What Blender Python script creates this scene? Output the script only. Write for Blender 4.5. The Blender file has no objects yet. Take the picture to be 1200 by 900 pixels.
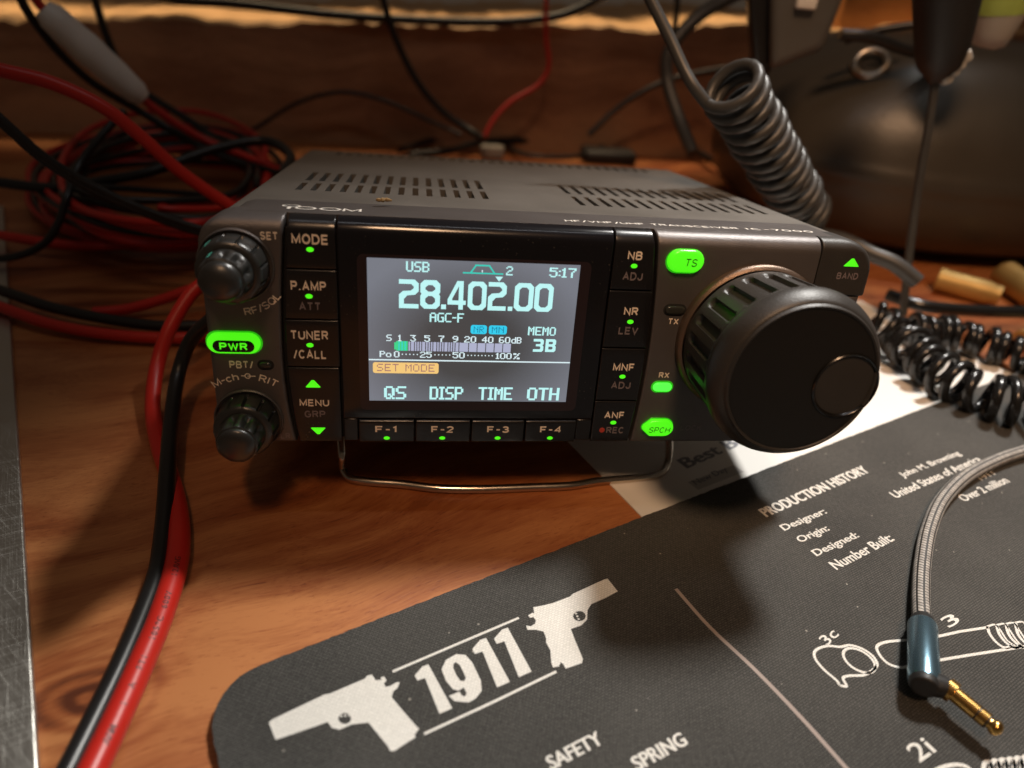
import bpy, bmesh, math, random
import numpy as np
from mathutils import Matrix, Vector
random.seed(7)
SC = bpy.context.scene
COL = SC.collection
MM = 0.001
# ------------------------------------------------------------------ camera
# (positions are worked out in millimetres on the desk: x right along the radio, y away, z up)
CAM = np.array([49.377, -146.766, 134.709])
RIGHT = np.array([0.99013515, -0.11244641, 0.08359538])
DOWN = np.array([0.01098854, -0.53246254, -0.84638224])
FWD = np.array([0.13968405, 0.8389514, -0.52597426])
FPX = 800.0
cam = bpy.data.cameras.new('camera')
cam.sensor_width = 36.0
cam.lens = 36.0 * FPX / 1200.0
cam.clip_start = 0.005
cam.clip_end = 50.0
cam.dof.use_dof = True
cam.dof.focus_distance = 0.180
cam.dof.aperture_fstop = 8.5
camo = bpy.data.objects.new('camera', cam)
COL.objects.link(camo)
m = Matrix(((RIGHT[0], -DOWN[0], -FWD[0], CAM[0]*MM), (RIGHT[1], -DOWN[1], -FWD[1], CAM[1]*MM),
            (RIGHT[2], -DOWN[2], -FWD[2], CAM[2]*MM), (0, 0, 0, 1)))
camo.matrix_world = m
SC.camera = camo
SC.view_settings.view_transform = 'Standard'
SC.view_settings.look = 'None'
SC.view_settings.exposure = 0.0
SC.view_settings.gamma = 1.0
# ------------------------------------------------------------------ world: a dim warm room at night
w = bpy.data.worlds.new('World')
SC.world = w
w.use_nodes = True
w.node_tree.nodes['Background'].inputs['Color'].default_value = (1.0, 0.72, 0.5, 1)
w.node_tree.nodes['Background'].inputs['Strength'].default_value = 0.045


def lamp(name, kind, loc, target, power, color, size=0.05, spot=None, blend=0.3):
    l = bpy.data.lights.new(name, kind)
    l.energy = power
    l.color = color
    if kind == 'AREA':
        l.shape = 'DISK'
        l.size = size
    else:
        l.shadow_soft_size = size
    if kind == 'SPOT':
        l.spot_size = math.radians(spot)
        l.spot_blend = blend
    o = bpy.data.objects.new(name, l)
    COL.objects.link(o)
    o.location = Vector(loc) * MM
    d = (Vector(target) - Vector(loc)).normalized()
    o.rotation_euler = d.to_track_quat('-Z', 'Y').to_euler()
    return o


lamp('white_spot', 'SPOT', (570, 420, 1050), (235, -200, 0), 76.0, (1.0, 0.965, 0.91), 0.085, 29.4, 0.06)
lamp('warm_spot', 'SPOT', (70, -450, 920), (222, 110, 20), 26.0, (1.0, 0.6, 0.34), 0.11, 22.5, 0.2)
strip = lamp('board_top_fill', 'AREA', (60, 480, 270), (60, 468, 85), 0.36, (1.0, 0.74, 0.45), 0.6)  # added strip light, narrowed so it brightens only the back board's top
strip.data.shape = 'RECTANGLE'; strip.data.size = 0.9; strip.data.size_y = 0.03; strip.data.spread = math.radians(50)

hl_fill = lamp('highlight_fill', 'AREA', (110, 0, 640), (110, 0, 0), 0.2, (0.95, 0.96, 1.0), 0.6)  # added overhead strip, gives the radio's rounded top edges and knobs their highlights
hl_fill.data.shape = 'RECTANGLE'; hl_fill.data.size = 0.5; hl_fill.data.size_y = 0.007

# ------------------------------------------------------------------ helpers
def P(u, v, z=None, y=None):
    """photo pixel (1200x900) -> point in mm on the level z or at the depth y"""
    d = RIGHT*((u-600)/FPX) + DOWN*((v-450)/FPX) + FWD
    t = (z-CAM[2])/d[2] if z is not None else (y-CAM[1])/d[1]
    return CAM + d*t


def px_of(p):
    q = np.asarray(p, float)-CAM
    return 600+FPX*(q@RIGHT)/(q@FWD), 450+FPX*(q@DOWN)/(q@FWD)


class MB:
    def __init__(s):
        s.v = []; s.f = []; s.m = []; s.uv = {}

    def add(s, vs, fs, m=0):
        b = len(s.v)
        s.v += [tuple(map(float, q)) for q in vs]
        for f in fs:
            s.f.append(tuple(i+b for i in f)); s.m.append(m)
        return b

    def box(s, x0, x1, y0, y1, z0, z1, m=0):
        s.add([(x0,y0,z0),(x1,y0,z0),(x1,y1,z0),(x0,y1,z0),(x0,y0,z1),(x1,y0,z1),(x1,y1,z1),(x0,y1,z1)],
              [(0,3,2,1),(4,5,6,7),(0,1,5,4),(1,2,6,5),(2,3,7,6),(3,0,4,7)], m)

    def loft(s, rings, m=0, cap0=True, cap1=True, closed=False):
        n = len(rings[0]); vs = [q for r in rings for q in r]; fs = []
        R = len(rings)
        for i in range(R if closed else R-1):
            a, b = i*n, ((i+1) % R)*n
            for j in range(n):
                k = (j+1) % n
                fs.append((a+j, a+k, b+k, b+j))
        if not closed:
            if cap0: fs.append(tuple(range(n-1, -1, -1)))
            if cap1: fs.append(tuple((R-1)*n+j for j in range(n)))
        return s.add(vs, fs, m)

    def lathe(s, c, prof, n=48, m=0, disp=None, cap0=True, cap1=True):
        """prof: (radius, y) list around an axis along -y through c=(x,z) (faces the front)"""
        rings = []
        for r, y in prof:
            ring = []
            for j in range(n):
                a = 2*math.pi*j/n
                rr = r + (disp(a, y) if disp else 0)
                ring.append((c[0]+rr*math.cos(a), y, c[1]+rr*math.sin(a)))
            rings.append(ring)
        s.loft(rings, m, cap0, cap1)

    def tube(s, pts, r, n=10, m=0, cap=True, uv=True):
        pts = [np.asarray(q, float) for q in pts]
        N = len(pts)
        T = [pts[min(i+1, N-1)]-pts[max(i-1, 0)] for i in range(N)]
        T = [t/(np.linalg.norm(t)+1e-12) for t in T]
        up = np.array([0, 0, 1.0]) if abs(T[0][2]) < .9 else np.array([1.0, 0, 0])
        nrm = np.cross(T[0], up); nrm /= np.linalg.norm(nrm)
        rings = []; L = 0; Ls = []
        for i in range(N):
            nrm = nrm - T[i]*(nrm@T[i]); nrm /= np.linalg.norm(nrm)
            bn = np.cross(T[i], nrm)
            ri = r[i] if isinstance(r, (list, tuple, np.ndarray)) else r
            rings.append([pts[i]+ri*(nrm*math.cos(2*math.pi*j/n)+bn*math.sin(2*math.pi*j/n)) for j in range(n)])
            if i: L += np.linalg.norm(pts[i]-pts[i-1])
            Ls.append(L)
        f0 = len(s.f)
        s.loft(rings, m, cap, cap)
        if uv:
            for i in range(N-1):
                for j in range(n):
                    s.uv[f0+i*n+j] = [(j/n, Ls[i]), ((j+1)/n, Ls[i]), ((j+1)/n, Ls[i+1]), (j/n, Ls[i+1])]

    def build(s, name, mats, parent=None, ang=35, bevel=0, seg=2):
        me = bpy.data.meshes.new(name)
        me.from_pydata([(a*MM, b*MM, c*MM) for a, b, c in s.v], [], s.f)
        mats = mats if isinstance(mats, (list, tuple)) else [mats]
        for q in mats: me.materials.append(q)
        me.polygons.foreach_set('material_index', [min(k, len(mats)-1) for k in s.m])
        me.polygons.foreach_set('use_smooth', [True]*len(s.f))
        if s.uv:
            l = me.uv_layers.new(name='UVMap')
            for fi, c in s.uv.items():
                for li, q in zip(me.polygons[fi].loop_indices, c): l.data[li].uv = q
        me.update()
        me.set_sharp_from_angle(angle=math.radians(ang))
        o = bpy.data.objects.new(name, me)
        COL.objects.link(o)
        if parent: o.parent = parent
        if bevel:
            b = o.modifiers.new('bevel', 'BEVEL')
            b.width = bevel*MM; b.segments = seg; b.limit_method = 'ANGLE'; b.angle_limit = math.radians(40)
        return o


def fix_normals(o):
    bm = bmesh.new(); bm.from_mesh(o.data)
    bmesh.ops.recalc_face_normals(bm, faces=bm.faces[:])
    bm.to_mesh(o.data); bm.free()
    return o


def tag(o, label, cat, group=None, kind=None):
    if label: o['label'] = label
    if cat: o['category'] = cat
    if group: o['group'] = group
    if kind: o['kind'] = kind
    return o


def empty(name, loc=(0, 0, 0), rot=(0, 0, 0)):
    o = bpy.data.objects.new(name, None)
    o.empty_display_size = 0.01
    COL.objects.link(o)
    o.location = Vector(loc)*MM
    o.rotation_euler = rot
    return o


def spline(pts, k=8):
    pts = [np.asarray(q, float) for q in pts]
    pts = [2*pts[0]-pts[1]] + pts + [2*pts[-1]-pts[-2]]
    out = []
    for i in range(1, len(pts)-2):
        a, b, c, d = pts[i-1:i+3]
        for t in np.linspace(0, 1, k, endpoint=False):
            out.append(0.5*((2*b)+(c-a)*t+(2*a-5*b+4*c-d)*t*t+(3*b-a-3*c+d)*t**3))
    out.append(pts[-2])
    return out


def fill2d(loops):
    cu = bpy.data.curves.new('tmp', 'CURVE'); cu.dimensions = '2D'; cu.fill_mode = 'BOTH'
    for lp in loops:
        sp = cu.splines.new('POLY'); sp.points.add(len(lp)-1)
        for q, (a, b) in zip(sp.points, lp): q.co = (a, b, 0, 1)
        sp.use_cyclic_u = True
    o = bpy.data.objects.new('tmp', cu)
    me = o.to_mesh()
    vs = [tuple(q.co)[:2] for q in me.vertices]; fs = [tuple(p.vertices) for p in me.polygons]
    o.to_mesh_clear(); bpy.data.objects.remove(o); bpy.data.curves.remove(cu)
    return vs, fs


def text2d(s, h=None, w=None, bold=0.026, shear=0, space=1.0):
    """flat lettering centred on 0,0: h = height of the letters, w = overall width"""
    cu = bpy.data.curves.new('tmp', 'FONT'); cu.body = s; cu.size = 1; cu.offset = bold; cu.shear = shear
    extra = max(0.0, bold-0.012)*1.3
    cu.offset = min(bold, 0.012)
    cu.space_character = space; cu.resolution_u = 3
    o = bpy.data.objects.new('tmp', cu)
    me = o.to_mesh()
    vs = np.array([tuple(q.co)[:2] for q in me.vertices]); fs = [tuple(p.vertices) for p in me.polygons]
    o.to_mesh_clear(); bpy.data.objects.remove(o); bpy.data.curves.remove(cu)
    lo, hi = vs.min(0), vs.max(0)
    sz = hi-lo
    sy = h/sz[1] if h else w/sz[0]
    sx = w/sz[0] if w else sy
    vs = (vs-(lo+hi)/2)*[sx, sy]
    V, Fc = [], []
    nc = 3 if extra > 0 else 1
    for k in range(nc):
        b_ = len(V); dx = (k-(nc-1)/2)*extra*sx
        V += [(q[0]+dx, q[1], 0.006*k) for q in vs]; Fc += [tuple(i+b_ for i in f) for f in fs]
    return V, Fc


def front_text(mb, s, x, z, y, h, w=None, m=1, bold=0.026, rot=0, shear=0):
    vs, fs = stroke_text(s, h, w, 0.13 if bold < 0.02 else 0.205, shear=shear)
    c, sn = math.cos(rot), math.sin(rot)
    mb.add([(x+a*c-b*sn, y-e, z+a*sn+b*c) for a, b, e in vs], fs, m)


def arc_text(mb, s, cx, cz, r, a_mid, y, h, m=1, bold=0.026, inside=False, gap=0.16):
    """letters one by one along a circle, tops outwards; a_mid in degrees"""
    widths = [(GL[ch][0]+0.155)*h+gap*h for ch in s]
    tot = sum(widths); pos = -tot/2
    for ch, wd in zip(s, widths):
        a = math.radians(a_mid) + (1 if inside else -1)*(pos+wd/2)/r
        if True:
            q, fs = stroke_text(ch, h)
        rot = a+math.pi/2 if inside else a-math.pi/2
        c, sn = math.cos(rot), math.sin(rot)
        X, Z = cx+r*math.cos(a), cz+r*math.sin(a)
        mb.add([(X+p*c-t*sn, y-e, Z+p*sn+t*c) for p, t, e in q], fs, m)
        pos += wd


def _arc(cx, cy, rx, ry, a0, a1, n=9):
    return [(cx+rx*math.cos(math.radians(a0+(a1-a0)*k/n)), cy+ry*math.sin(math.radians(a0+(a1-a0)*k/n))) for k in range(n+1)]


_S = _arc(.5, .74, .48, .26, 25, 180, 8)+[(.06, .64), (.2, .56), (.8, .44), (.95, .36)]+_arc(.5, .27, .5, .27, 0, -160, 9)
GL = {  # centre lines of a plain grotesque: (width, strokes)
 'A': (.82, [[(0, 0), (.5, 1), (1, 0)], [(.2, .34), (.8, .34)]]),
 'B': (.74, [[(0, 0), (0, 1)], [(0, 1), (.55, 1)]+_arc(.62, .77, .33, .23, 90, -90)+[(0, .54)], [(.6, .54)]+_arc(.66, .27, .34, .27, 90, -90)+[(0, 0)]]),
 'C': (.78, [_arc(.5, .5, .5, .5, 42, 318, 16)]), 'D': (.78, [[(0, 0), (0, 1), (.42, 1)]+_arc(.45, .5, .55, .5, 90, -90, 12)+[(0, 0)]]),
 'E': (.68, [[(1, 1), (0, 1), (0, 0), (1, 0)], [(0, .52), (.92, .52)]]), 'F': (.65, [[(1, 1), (0, 1), (0, 0)], [(0, .5), (.88, .5)]]),
 'G': (.82, [_arc(.5, .5, .5, .5, 45, 300, 16)+[(.92, .14), (1, .46), (.58, .46)]]), 'H': (.76, [[(0, 0), (0, 1)], [(1, 0), (1, 1)], [(0, .52), (1, .52)]]),
 'I': (.18, [[(.5, 0), (.5, 1)]]), 'J': (.6, [[(1, 1), (1, .32)]+_arc(.5, .32, .5, .32, 0, -180, 10)]), 'K': (.74, [[(0, 0), (0, 1)], [(1, 1), (0, .36)], [(.34, .58), (1, 0)]]),
 'L': (.62, [[(0, 1), (0, 0), (1, 0)]]), 'M': (.9, [[(0, 0), (0, 1), (.5, .12), (1, 1), (1, 0)]]), 'N': (.76, [[(0, 0), (0, 1), (1, 0), (1, 1)]]),
 'O': (.84, [_arc(.5, .5, .5, .5, 90, 450, 22)]), 'P': (.7, [[(0, 0), (0, 1), (.58, 1)]+_arc(.66, .74, .34, .26, 90, -90)+[(0, .48)]]),
 'Q': (.84, [_arc(.5, .5, .5, .5, 90, 450, 22), [(.6, .25), (1, -.02)]]), 'R': (.74, [[(0, 0), (0, 1), (.58, 1)]+_arc(.64, .76, .32, .24, 90, -90)+[(0, .52)], [(.55, .52), (1, 0)]]),
 'S': (.72, [_S]), 'T': (.74, [[(0, 1), (1, 1)], [(.5, 1), (.5, 0)]]), 'U': (.76, [[(0, 1), (0, .36)]+_arc(.5, .36, .5, .36, 180, 360, 12)+[(1, 1)]]),
 'V': (.8, [[(0, 1), (.5, 0), (1, 1)]]), 'W': (1.1, [[(0, 1), (.26, 0), (.5, .92), (.74, 0), (1, 1)]]), 'X': (.78, [[(0, 0), (1, 1)], [(0, 1), (1, 0)]]), 'Y': (.8, [[(0, 1), (.5, .45), (1, 1)], [(.5, .45), (.5, 0)]]),
 'c': (.6, [_arc(.5, .34, .5, .34, 45, 315, 14)]), 'h': (.58, [[(0, 0), (0, 1)], [(0, .45)]+_arc(.5, .42, .5, .26, 180, 0, 10)+[(1, 0)]]),
 '0': (.66, [_arc(.5, .5, .5, .5, 90, 450, 20)]), '1': (.4, [[(0, .78), (.62, 1), (.62, 0)]]), '2': (.64, [_arc(.5, .72, .5, .28, 170, -25, 10)+[(0, 0), (1, 0)]]),
 '3': (.64, [_arc(.47, .75, .45, .25, 160, -90, 10)+[(.36, .5)], [(.36, .5)]+_arc(.47, .26, .53, .26, 90, -160, 11)]), '4': (.68, [[(.74, 0), (.74, 1), (0, .3), (1, .3)]]),
 '7': (.62, [[(0, 1), (1, 1), (.34, 0)]]), '/': (.42, [[(0, -.06), (1, 1.06)]]), '-': (.42, [[(0, .45), (1, .45)]]), '.': (.16, [[(.5, -.03), (.5, .13)]]), ' ': (.3, [])}


def stroke_text(s_, h, w_=None, t=0.155, gap=0.17, shear=0):
    V, Fc = [], []; x = 0; lay = 0
    for ch in s_:
        wd, strokes = GL[ch]
        for st in strokes:
            q = [np.array((x+t/2+a*wd, t/2+b*(1-t))) for a, b in st]
            closed = np.linalg.norm(q[0]-q[-1]) < 1e-6
            n = len(q); A, B = [], []
            for i in range(n):
                p0 = q[i-1] if i else (q[-2] if closed else None); p1 = q[(i+1)] if i < n-1 else (q[1] if closed else None)
                d0 = (q[i]-p0)/max(1e-9, np.linalg.norm(q[i]-p0)) if p0 is not None else None
                d1 = (p1-q[i])/max(1e-9, np.linalg.norm(p1-q[i])) if p1 is not None else None
                if d0 is None: d0 = d1
                if d1 is None: d1 = d0
                n0 = np.array([-d0[1], d0[0]]); n1 = np.array([-d1[1], d1[0]])
                mm = n0+n1; ln = np.linalg.norm(mm); mm = mm/ln if ln > 1e-6 else n0
                k = min(1.9, 1/max(.2, mm@n0))
                A.append(q[i]+mm*t/2*k); B.append(q[i]-mm*t/2*k)
            b_ = len(V)
            V += [(*a, lay*0.004) for a in A]+[(*a, lay*0.004) for a in B]
            Fc += [(b_+i, b_+n+i, b_+n+i+1, b_+i+1) for i in range(n-1)]
            lay = (lay+1) % 4
        x += wd+t+gap
    W_ = x-gap; sx = (w_/W_) if w_ else h
    return [((a+shear*(b-.5)-W_/2)*sx, (b-.5)*h, e) for a, b, e in V], Fc


def flip_front(mb, x0, x1, z0, z1, y, m):
    mb.add([(x0, y, z0), (x1, y, z0), (x1, y, z1), (x0, y, z1)], [(0, 1, 2, 3)], m)


def round_rect(x0, x1, z0, z1, r, n=5):
    out = []
    for cx, cz, a0 in ((x1-r, z1-r, 0), (x0+r, z1-r, 90), (x0+r, z0+r, 180), (x1-r, z0+r, 270)):
        for k in range(n+1):
            a = math.radians(a0+90*k/n)
            out.append((cx+r*math.cos(a), cz+r*math.sin(a)))
    return out


def prism(mb, outline, y_back, y_front, m=0, bev=0.3, seg=3):
    """outline in (x,z), pushed from y_back out to y_front with a rounded front edge"""
    o = np.array(outline)
    c = o.mean(0)
    rings = []
    half = np.abs(o-c).max(0)
    def scaled(d): return c+(o-c)*((half-d)/half)
    rings.append([(a, y_back, b) for a, b in o])
    for k in range(seg+1):
        t = math.pi/2*k/seg
        q = scaled(bev*(1-math.cos(t)))
        rings.append([(a, y_front+bev*(1-math.sin(t)), b) for a, b in q])
    mb.loft(rings, m)


# ------------------------------------------------------------------ materials
def new_mat(name):
    mt = bpy.data.materials.new(name); mt.use_nodes = True
    nt = mt.node_tree
    return mt, nt, nt.nodes['Principled BSDF']


def N(nt, t, **kw):
    n = nt.nodes.new(t)
    for k, v in kw.items():
        if k in n.inputs: n.inputs[k].default_value = v
        else: setattr(n, k, v)
    return n


def simple(name, col, rough=0.5, metal=0.0, bump=0.0, bscale=2000, spec=0.5, coat=0, vary=0.0, vscale=60, dust=0.0):
    mt, nt, b = new_mat(name)
    b.inputs['Base Color'].default_value = (*col, 1)
    b.inputs['Roughness'].default_value = rough
    b.inputs['Metallic'].default_value = metal
    b.inputs['Specular IOR Level'].default_value = spec
    b.inputs['Coat Weight'].default_value = coat
    tc = N(nt, 'ShaderNodeTexCoord')
    col_out = None
    if vary:
        nz = N(nt, 'ShaderNodeTexNoise', Scale=vscale, Detail=5.0)
        nt.links.new(tc.outputs['Object'], nz.inputs['Vector'])
        mx = N(nt, 'ShaderNodeMix', data_type='RGBA')
        mx.inputs['A'].default_value = (*[c*(1-vary) for c in col], 1)
        mx.inputs['B'].default_value = (*[min(1, c*(1+vary)) for c in col], 1)
        nt.links.new(nz.outputs['Fac'], mx.inputs['Factor'])
        col_out = mx.outputs['Result']
        rr = N(nt, 'ShaderNodeMapRange')
        rr.inputs['To Min'].default_value = max(0.02, rough*(1-vary)); rr.inputs['To Max'].default_value = min(1, rough*(1+vary))
        nt.links.new(nz.outputs['Fac'], rr.inputs['Value'])
        nt.links.new(rr.outputs['Result'], b.inputs['Roughness'])
    if dust:
        n2 = N(nt, 'ShaderNodeTexVoronoi', Scale=900.0)
        nt.links.new(tc.outputs['Object'], n2.inputs['Vector'])
        n3 = N(nt, 'ShaderNodeTexNoise', Scale=70.0, Detail=4.0)
        nt.links.new(tc.outputs['Object'], n3.inputs['Vector'])
        th = N(nt, 'ShaderNodeMapRange'); th.inputs['From Min'].default_value = 0.45; th.inputs['From Max'].default_value = 0.75
        th.inputs['To Min'].default_value = 0.02; th.inputs['To Max'].default_value = 0.2
        nt.links.new(n3.outputs['Fac'], th.inputs['Value'])
        lt = N(nt, 'ShaderNodeMath', operation='LESS_THAN')
        nt.links.new(n2.outputs['Distance'], lt.inputs[0]); nt.links.new(th.outputs['Result'], lt.inputs[1])
        mu = N(nt, 'ShaderNodeMath', operation='MULTIPLY'); mu.inputs[1].default_value = dust
        nt.links.new(lt.outputs[0], mu.inputs[0])
        m2 = N(nt, 'ShaderNodeMix', data_type='RGBA')
        if col_out: nt.links.new(col_out, m2.inputs['A'])
        else: m2.inputs['A'].default_value = (*col, 1)
        m2.inputs['B'].default_value = (0.45, 0.4, 0.33, 1)
        nt.links.new(mu.outputs[0], m2.inputs['Factor'])
        col_out = m2.outputs['Result']
    if col_out: nt.links.new(col_out, b.inputs['Base Color'])
    if bump:
        nz = N(nt, 'ShaderNodeTexNoise', Scale=bscale, Detail=2.0)
        nt.links.new(tc.outputs['Object'], nz.inputs['Vector'])
        bp = N(nt, 'ShaderNodeBump', Strength=bump, Distance=0.0002)
        nt.links.new(nz.outputs['Fac'], bp.inputs['Height'])
        nt.links.new(bp.outputs['Normal'], b.inputs['Normal'])
    return mt


def glow(name, col, strength=1.0, base=(0.02, 0.02, 0.02), rough=0.35):
    mt, nt, b = new_mat(name)
    b.inputs['Base Color'].default_value = (*base, 1)
    b.inputs['Roughness'].default_value = rough
    b.inputs['Emission Color'].default_value = (*col, 1)
    b.inputs['Emission Strength'].default_value = strength
    return mt


def wood(name, c_dark, c_mid, c_light, rot=0.0, stretch=14, scale=14, knots=(), rough=0.45, bump=0.25):
    mt, nt, b = new_mat(name)
    L = nt.links.new
    tc = N(nt, 'ShaderNodeTexCoord')
    mp = N(nt, 'ShaderNodeMapping'); mp.inputs['Rotation'].default_value = (0, 0, rot)
    L(tc.outputs['Object'], mp.inputs['Vector'])
    warp = N(nt, 'ShaderNodeTexNoise', Scale=7.0, Detail=2.0); L(mp.outputs[0], warp.inputs['Vector'])
    wv = N(nt, 'ShaderNodeVectorMath', operation='MULTIPLY_ADD')
    L(warp.outputs['Color'], wv.inputs[0]); wv.inputs[1].default_value = (0.0, 0.07, 0.07); L(mp.outputs[0], wv.inputs[2])
    vec = wv.outputs[0]
    st = N(nt, 'ShaderNodeVectorMath', operation='MULTIPLY'); st.inputs[1].default_value = (1, stretch, stretch)
    L(vec, st.inputs[0])
    n1 = N(nt, 'ShaderNodeTexNoise', Scale=float(scale)*.35, Detail=6.0, Roughness=0.6); L(st.outputs[0], n1.inputs['Vector'])
    n2 = N(nt, 'ShaderNodeTexNoise', Scale=float(scale)*7, Detail=7.0, Roughness=0.7); L(st.outputs[0], n2.inputs['Vector'])
    n3 = N(nt, 'ShaderNodeTexNoise', Scale=9.0, Detail=3.0); L(tc.outputs['Object'], n3.inputs['Vector'])
    a = N(nt, 'ShaderNodeMath', operation='MULTIPLY_ADD'); L(n2.outputs['Fac'], a.inputs[0]); a.inputs[1].default_value = 0.35
    L(n1.outputs['Fac'], a.inputs[2])
    a2 = N(nt, 'ShaderNodeMath', operation='MULTIPLY_ADD'); L(n3.outputs['Fac'], a2.inputs[0]); a2.inputs[1].default_value = 0.45
    L(a.outputs[0], a2.inputs[2])
    val = a2.outputs[0]
    for (kx, ky, kr, kel) in knots:
        sub = N(nt, 'ShaderNodeVectorMath', operation='SUBTRACT'); L(tc.outputs['Object'], sub.inputs[0]); sub.inputs[1].default_value = (kx, ky, 0)
        sc = N(nt, 'ShaderNodeVectorMath', operation='MULTIPLY'); sc.inputs[1].default_value = (1/kel, 1, 0); L(sub.outputs[0], sc.inputs[0])
        ln = N(nt, 'ShaderNodeVectorMath', operation='LENGTH'); L(sc.outputs[0], ln.inputs[0])
        nn = N(nt, 'ShaderNodeTexNoise', Scale=30.0, Detail=2.0); L(tc.outputs['Object'], nn.inputs['Vector'])
        ad = N(nt, 'ShaderNodeMath', operation='MULTIPLY_ADD'); L(nn.outputs['Fac'], ad.inputs[0]); ad.inputs[1].default_value = kr*0.6; L(ln.outputs['Value'], ad.inputs[2])
        fr = N(nt, 'ShaderNodeMath', operation='MULTIPLY'); L(ad.outputs[0], fr.inputs[0]); fr.inputs[1].default_value = 6.28*4.5/kr
        sn = N(nt, 'ShaderNodeMath', operation='SINE'); L(fr.outputs[0], sn.inputs[0])
        mask = N(nt, 'ShaderNodeMapRange', interpolation_type='SMOOTHSTEP')
        mask.inputs['From Min'].default_value = kr*1.25; mask.inputs['From Max'].default_value = kr*0.25
        L(ad.outputs[0], mask.inputs['Value'])
        rg = N(nt, 'ShaderNodeMath', operation='MULTIPLY_ADD'); L(sn.outputs[0], rg.inputs[0]); rg.inputs[1].default_value = 0.16; rg.inputs[2].default_value = -0.3
        ml = N(nt, 'ShaderNodeMath', operation='MULTIPLY'); L(rg.outputs[0], ml.inputs[0]); L(mask.outputs['Result'], ml.inputs[1])
        ad2 = N(nt, 'ShaderNodeMath', operation='ADD'); L(val, ad2.inputs[0]); L(ml.outputs[0], ad2.inputs[1])
        val = ad2.outputs[0]
    st4 = N(nt, 'ShaderNodeVectorMath', operation='MULTIPLY'); st4.inputs[1].default_value = (1, 22, 22); L(vec, st4.inputs[0])
    n4 = N(nt, 'ShaderNodeTexNoise', Scale=110.0, Detail=3.0, Roughness=0.6); L(st4.outputs[0], n4.inputs['Vector'])
    pr4 = N(nt, 'ShaderNodeMapRange', interpolation_type='SMOOTHSTEP'); pr4.inputs['From Min'].default_value = 0.56; pr4.inputs['From Max'].default_value = 0.72; pr4.inputs['To Max'].default_value = -0.16
    L(n4.outputs['Fac'], pr4.inputs['Value'])
    ad4 = N(nt, 'ShaderNodeMath', operation='ADD'); L(val, ad4.inputs[0]); L(pr4.outputs['Result'], ad4.inputs[1]); val = ad4.outputs[0]
    cr = N(nt, 'ShaderNodeValToRGB')
    e = cr.color_ramp.elements
    e[0].position = 0.55; e[0].color = (*c_dark, 1)
    e[1].position = 1.12 if False else 1.0; e[1].color = (*c_light, 1)
    k = e.new(0.8); k.color = (*c_mid, 1)
    L(val, cr.inputs['Fac'])
    L(cr.outputs['Color'], b.inputs['Base Color'])
    b.inputs['Roughness'].default_value = rough
    bp = N(nt, 'ShaderNodeBump', Strength=bump, Distance=0.0004); L(ad4.outputs[0], bp.inputs['Height'])
    L(bp.outputs['Normal'], b.inputs['Normal'])
    return mt


M = {}
M['desk'] = wood('desk_wood', (0.10, 0.024, 0.008), (0.31, 0.088, 0.026), (0.49, 0.19, 0.064), rot=-0.35,
                 knots=((-0.0165, -0.0545, 0.017, 1.5), (-0.1, 0.2, 0.03, 2)), rough=0.42)
M['beam'] = wood('beam_wood', (0.16, 0.065, 0.03), (0.32, 0.155, 0.08), (0.5, 0.27, 0.14), stretch=10, scale=10, rough=0.6)
M['bark'] = simple('pale_sapwood', (0.6, 0.36, 0.17), 0.6, vary=0.3, vscale=50, bump=0.4, bscale=200)
M['wall'] = wood('panel_wood', (0.25, 0.09, 0.03), (0.42, 0.17, 0.05), (0.55, 0.26, 0.09), stretch=8, scale=8, rough=0.5)
M['case'] = simple('case_paint', (0.15, 0.139, 0.125), 0.5, metal=0.3, bump=0.35, bscale=2600, vary=0.22, vscale=45, dust=0.6)
M['panel'] = simple('panel_paint', (0.125, 0.114, 0.112), 0.4, metal=0.5, bump=0.35, bscale=4000, vary=0.12, vscale=90)
M['slot'] = simple('vent_dark', (0.008, 0.008, 0.008), 0.8)
M['gloss'] = simple('window_gloss', (0.008, 0.008, 0.011), 0.16, spec=0.5, vary=0.2, vscale=25, dust=0.12)
M['button'] = simple('button_black', (0.011, 0.0105, 0.012), 0.24, vary=0.2, vscale=60, dust=0.12)
M['knob'] = simple('knob_rubber', (0.033, 0.0305, 0.028), 0.43, bump=0.3, bscale=3000, vary=0.2, vscale=120, dust=0.12)
M['knob_gloss'] = simple('knob_gloss', (0.022, 0.022, 0.021), 0.33, spec=0.9, vary=0.2, vscale=200)
M['dial_face'] = simple('dial_face_black', (0.009, 0.0088, 0.0082), 0.42, bump=0.1, bscale=3000)
M['dimple'] = simple('dimple_gloss', (0.004, 0.0036, 0.0033), 0.2, spec=0.9)
M['ring'] = simple('dial_ring_metal', (0.17, 0.12, 0.09), 0.38, metal=0.7, bump=0.4, bscale=4000)
M['print'] = simple('print_beige', (0.95, 0.82, 0.68), 0.5)
M['print_dim'] = simple('print_grey', (0.2, 0.165, 0.175), 0.5)
M['print_red'] = simple('print_red', (0.5, 0.05, 0.03), 0.5)
M['print_silver'] = simple('print_silver', (0.9, 0.88, 0.82), 0.45)
M['cyan'] = simple('pointer_cyan', (0.15, 0.75, 0.6), 0.4)
M['dark_lens'] = simple('unlit_lens', (0.03, 0.032, 0.028), 0.2)
M['green'] = glow('green_lamp', (0.075, 0.9, 0.008), 1.0, (0.05, 0.3, 0.02), 0.3)
M['green_dim'] = glow('green_lamp_edge', (0.02, 0.42, 0.004), 1.0)
M['green_rx'] = glow('green_led', (0.08, 1.0, 0.06), 1.3)
M['green_text'] = simple('dark_lettering', (0.01, 0.05, 0.008), 0.5)
M['wire_metal'] = simple('stand_steel', (0.62, 0.55, 0.47), 0.22, metal=1.0, vary=0.2, vscale=80)
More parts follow.
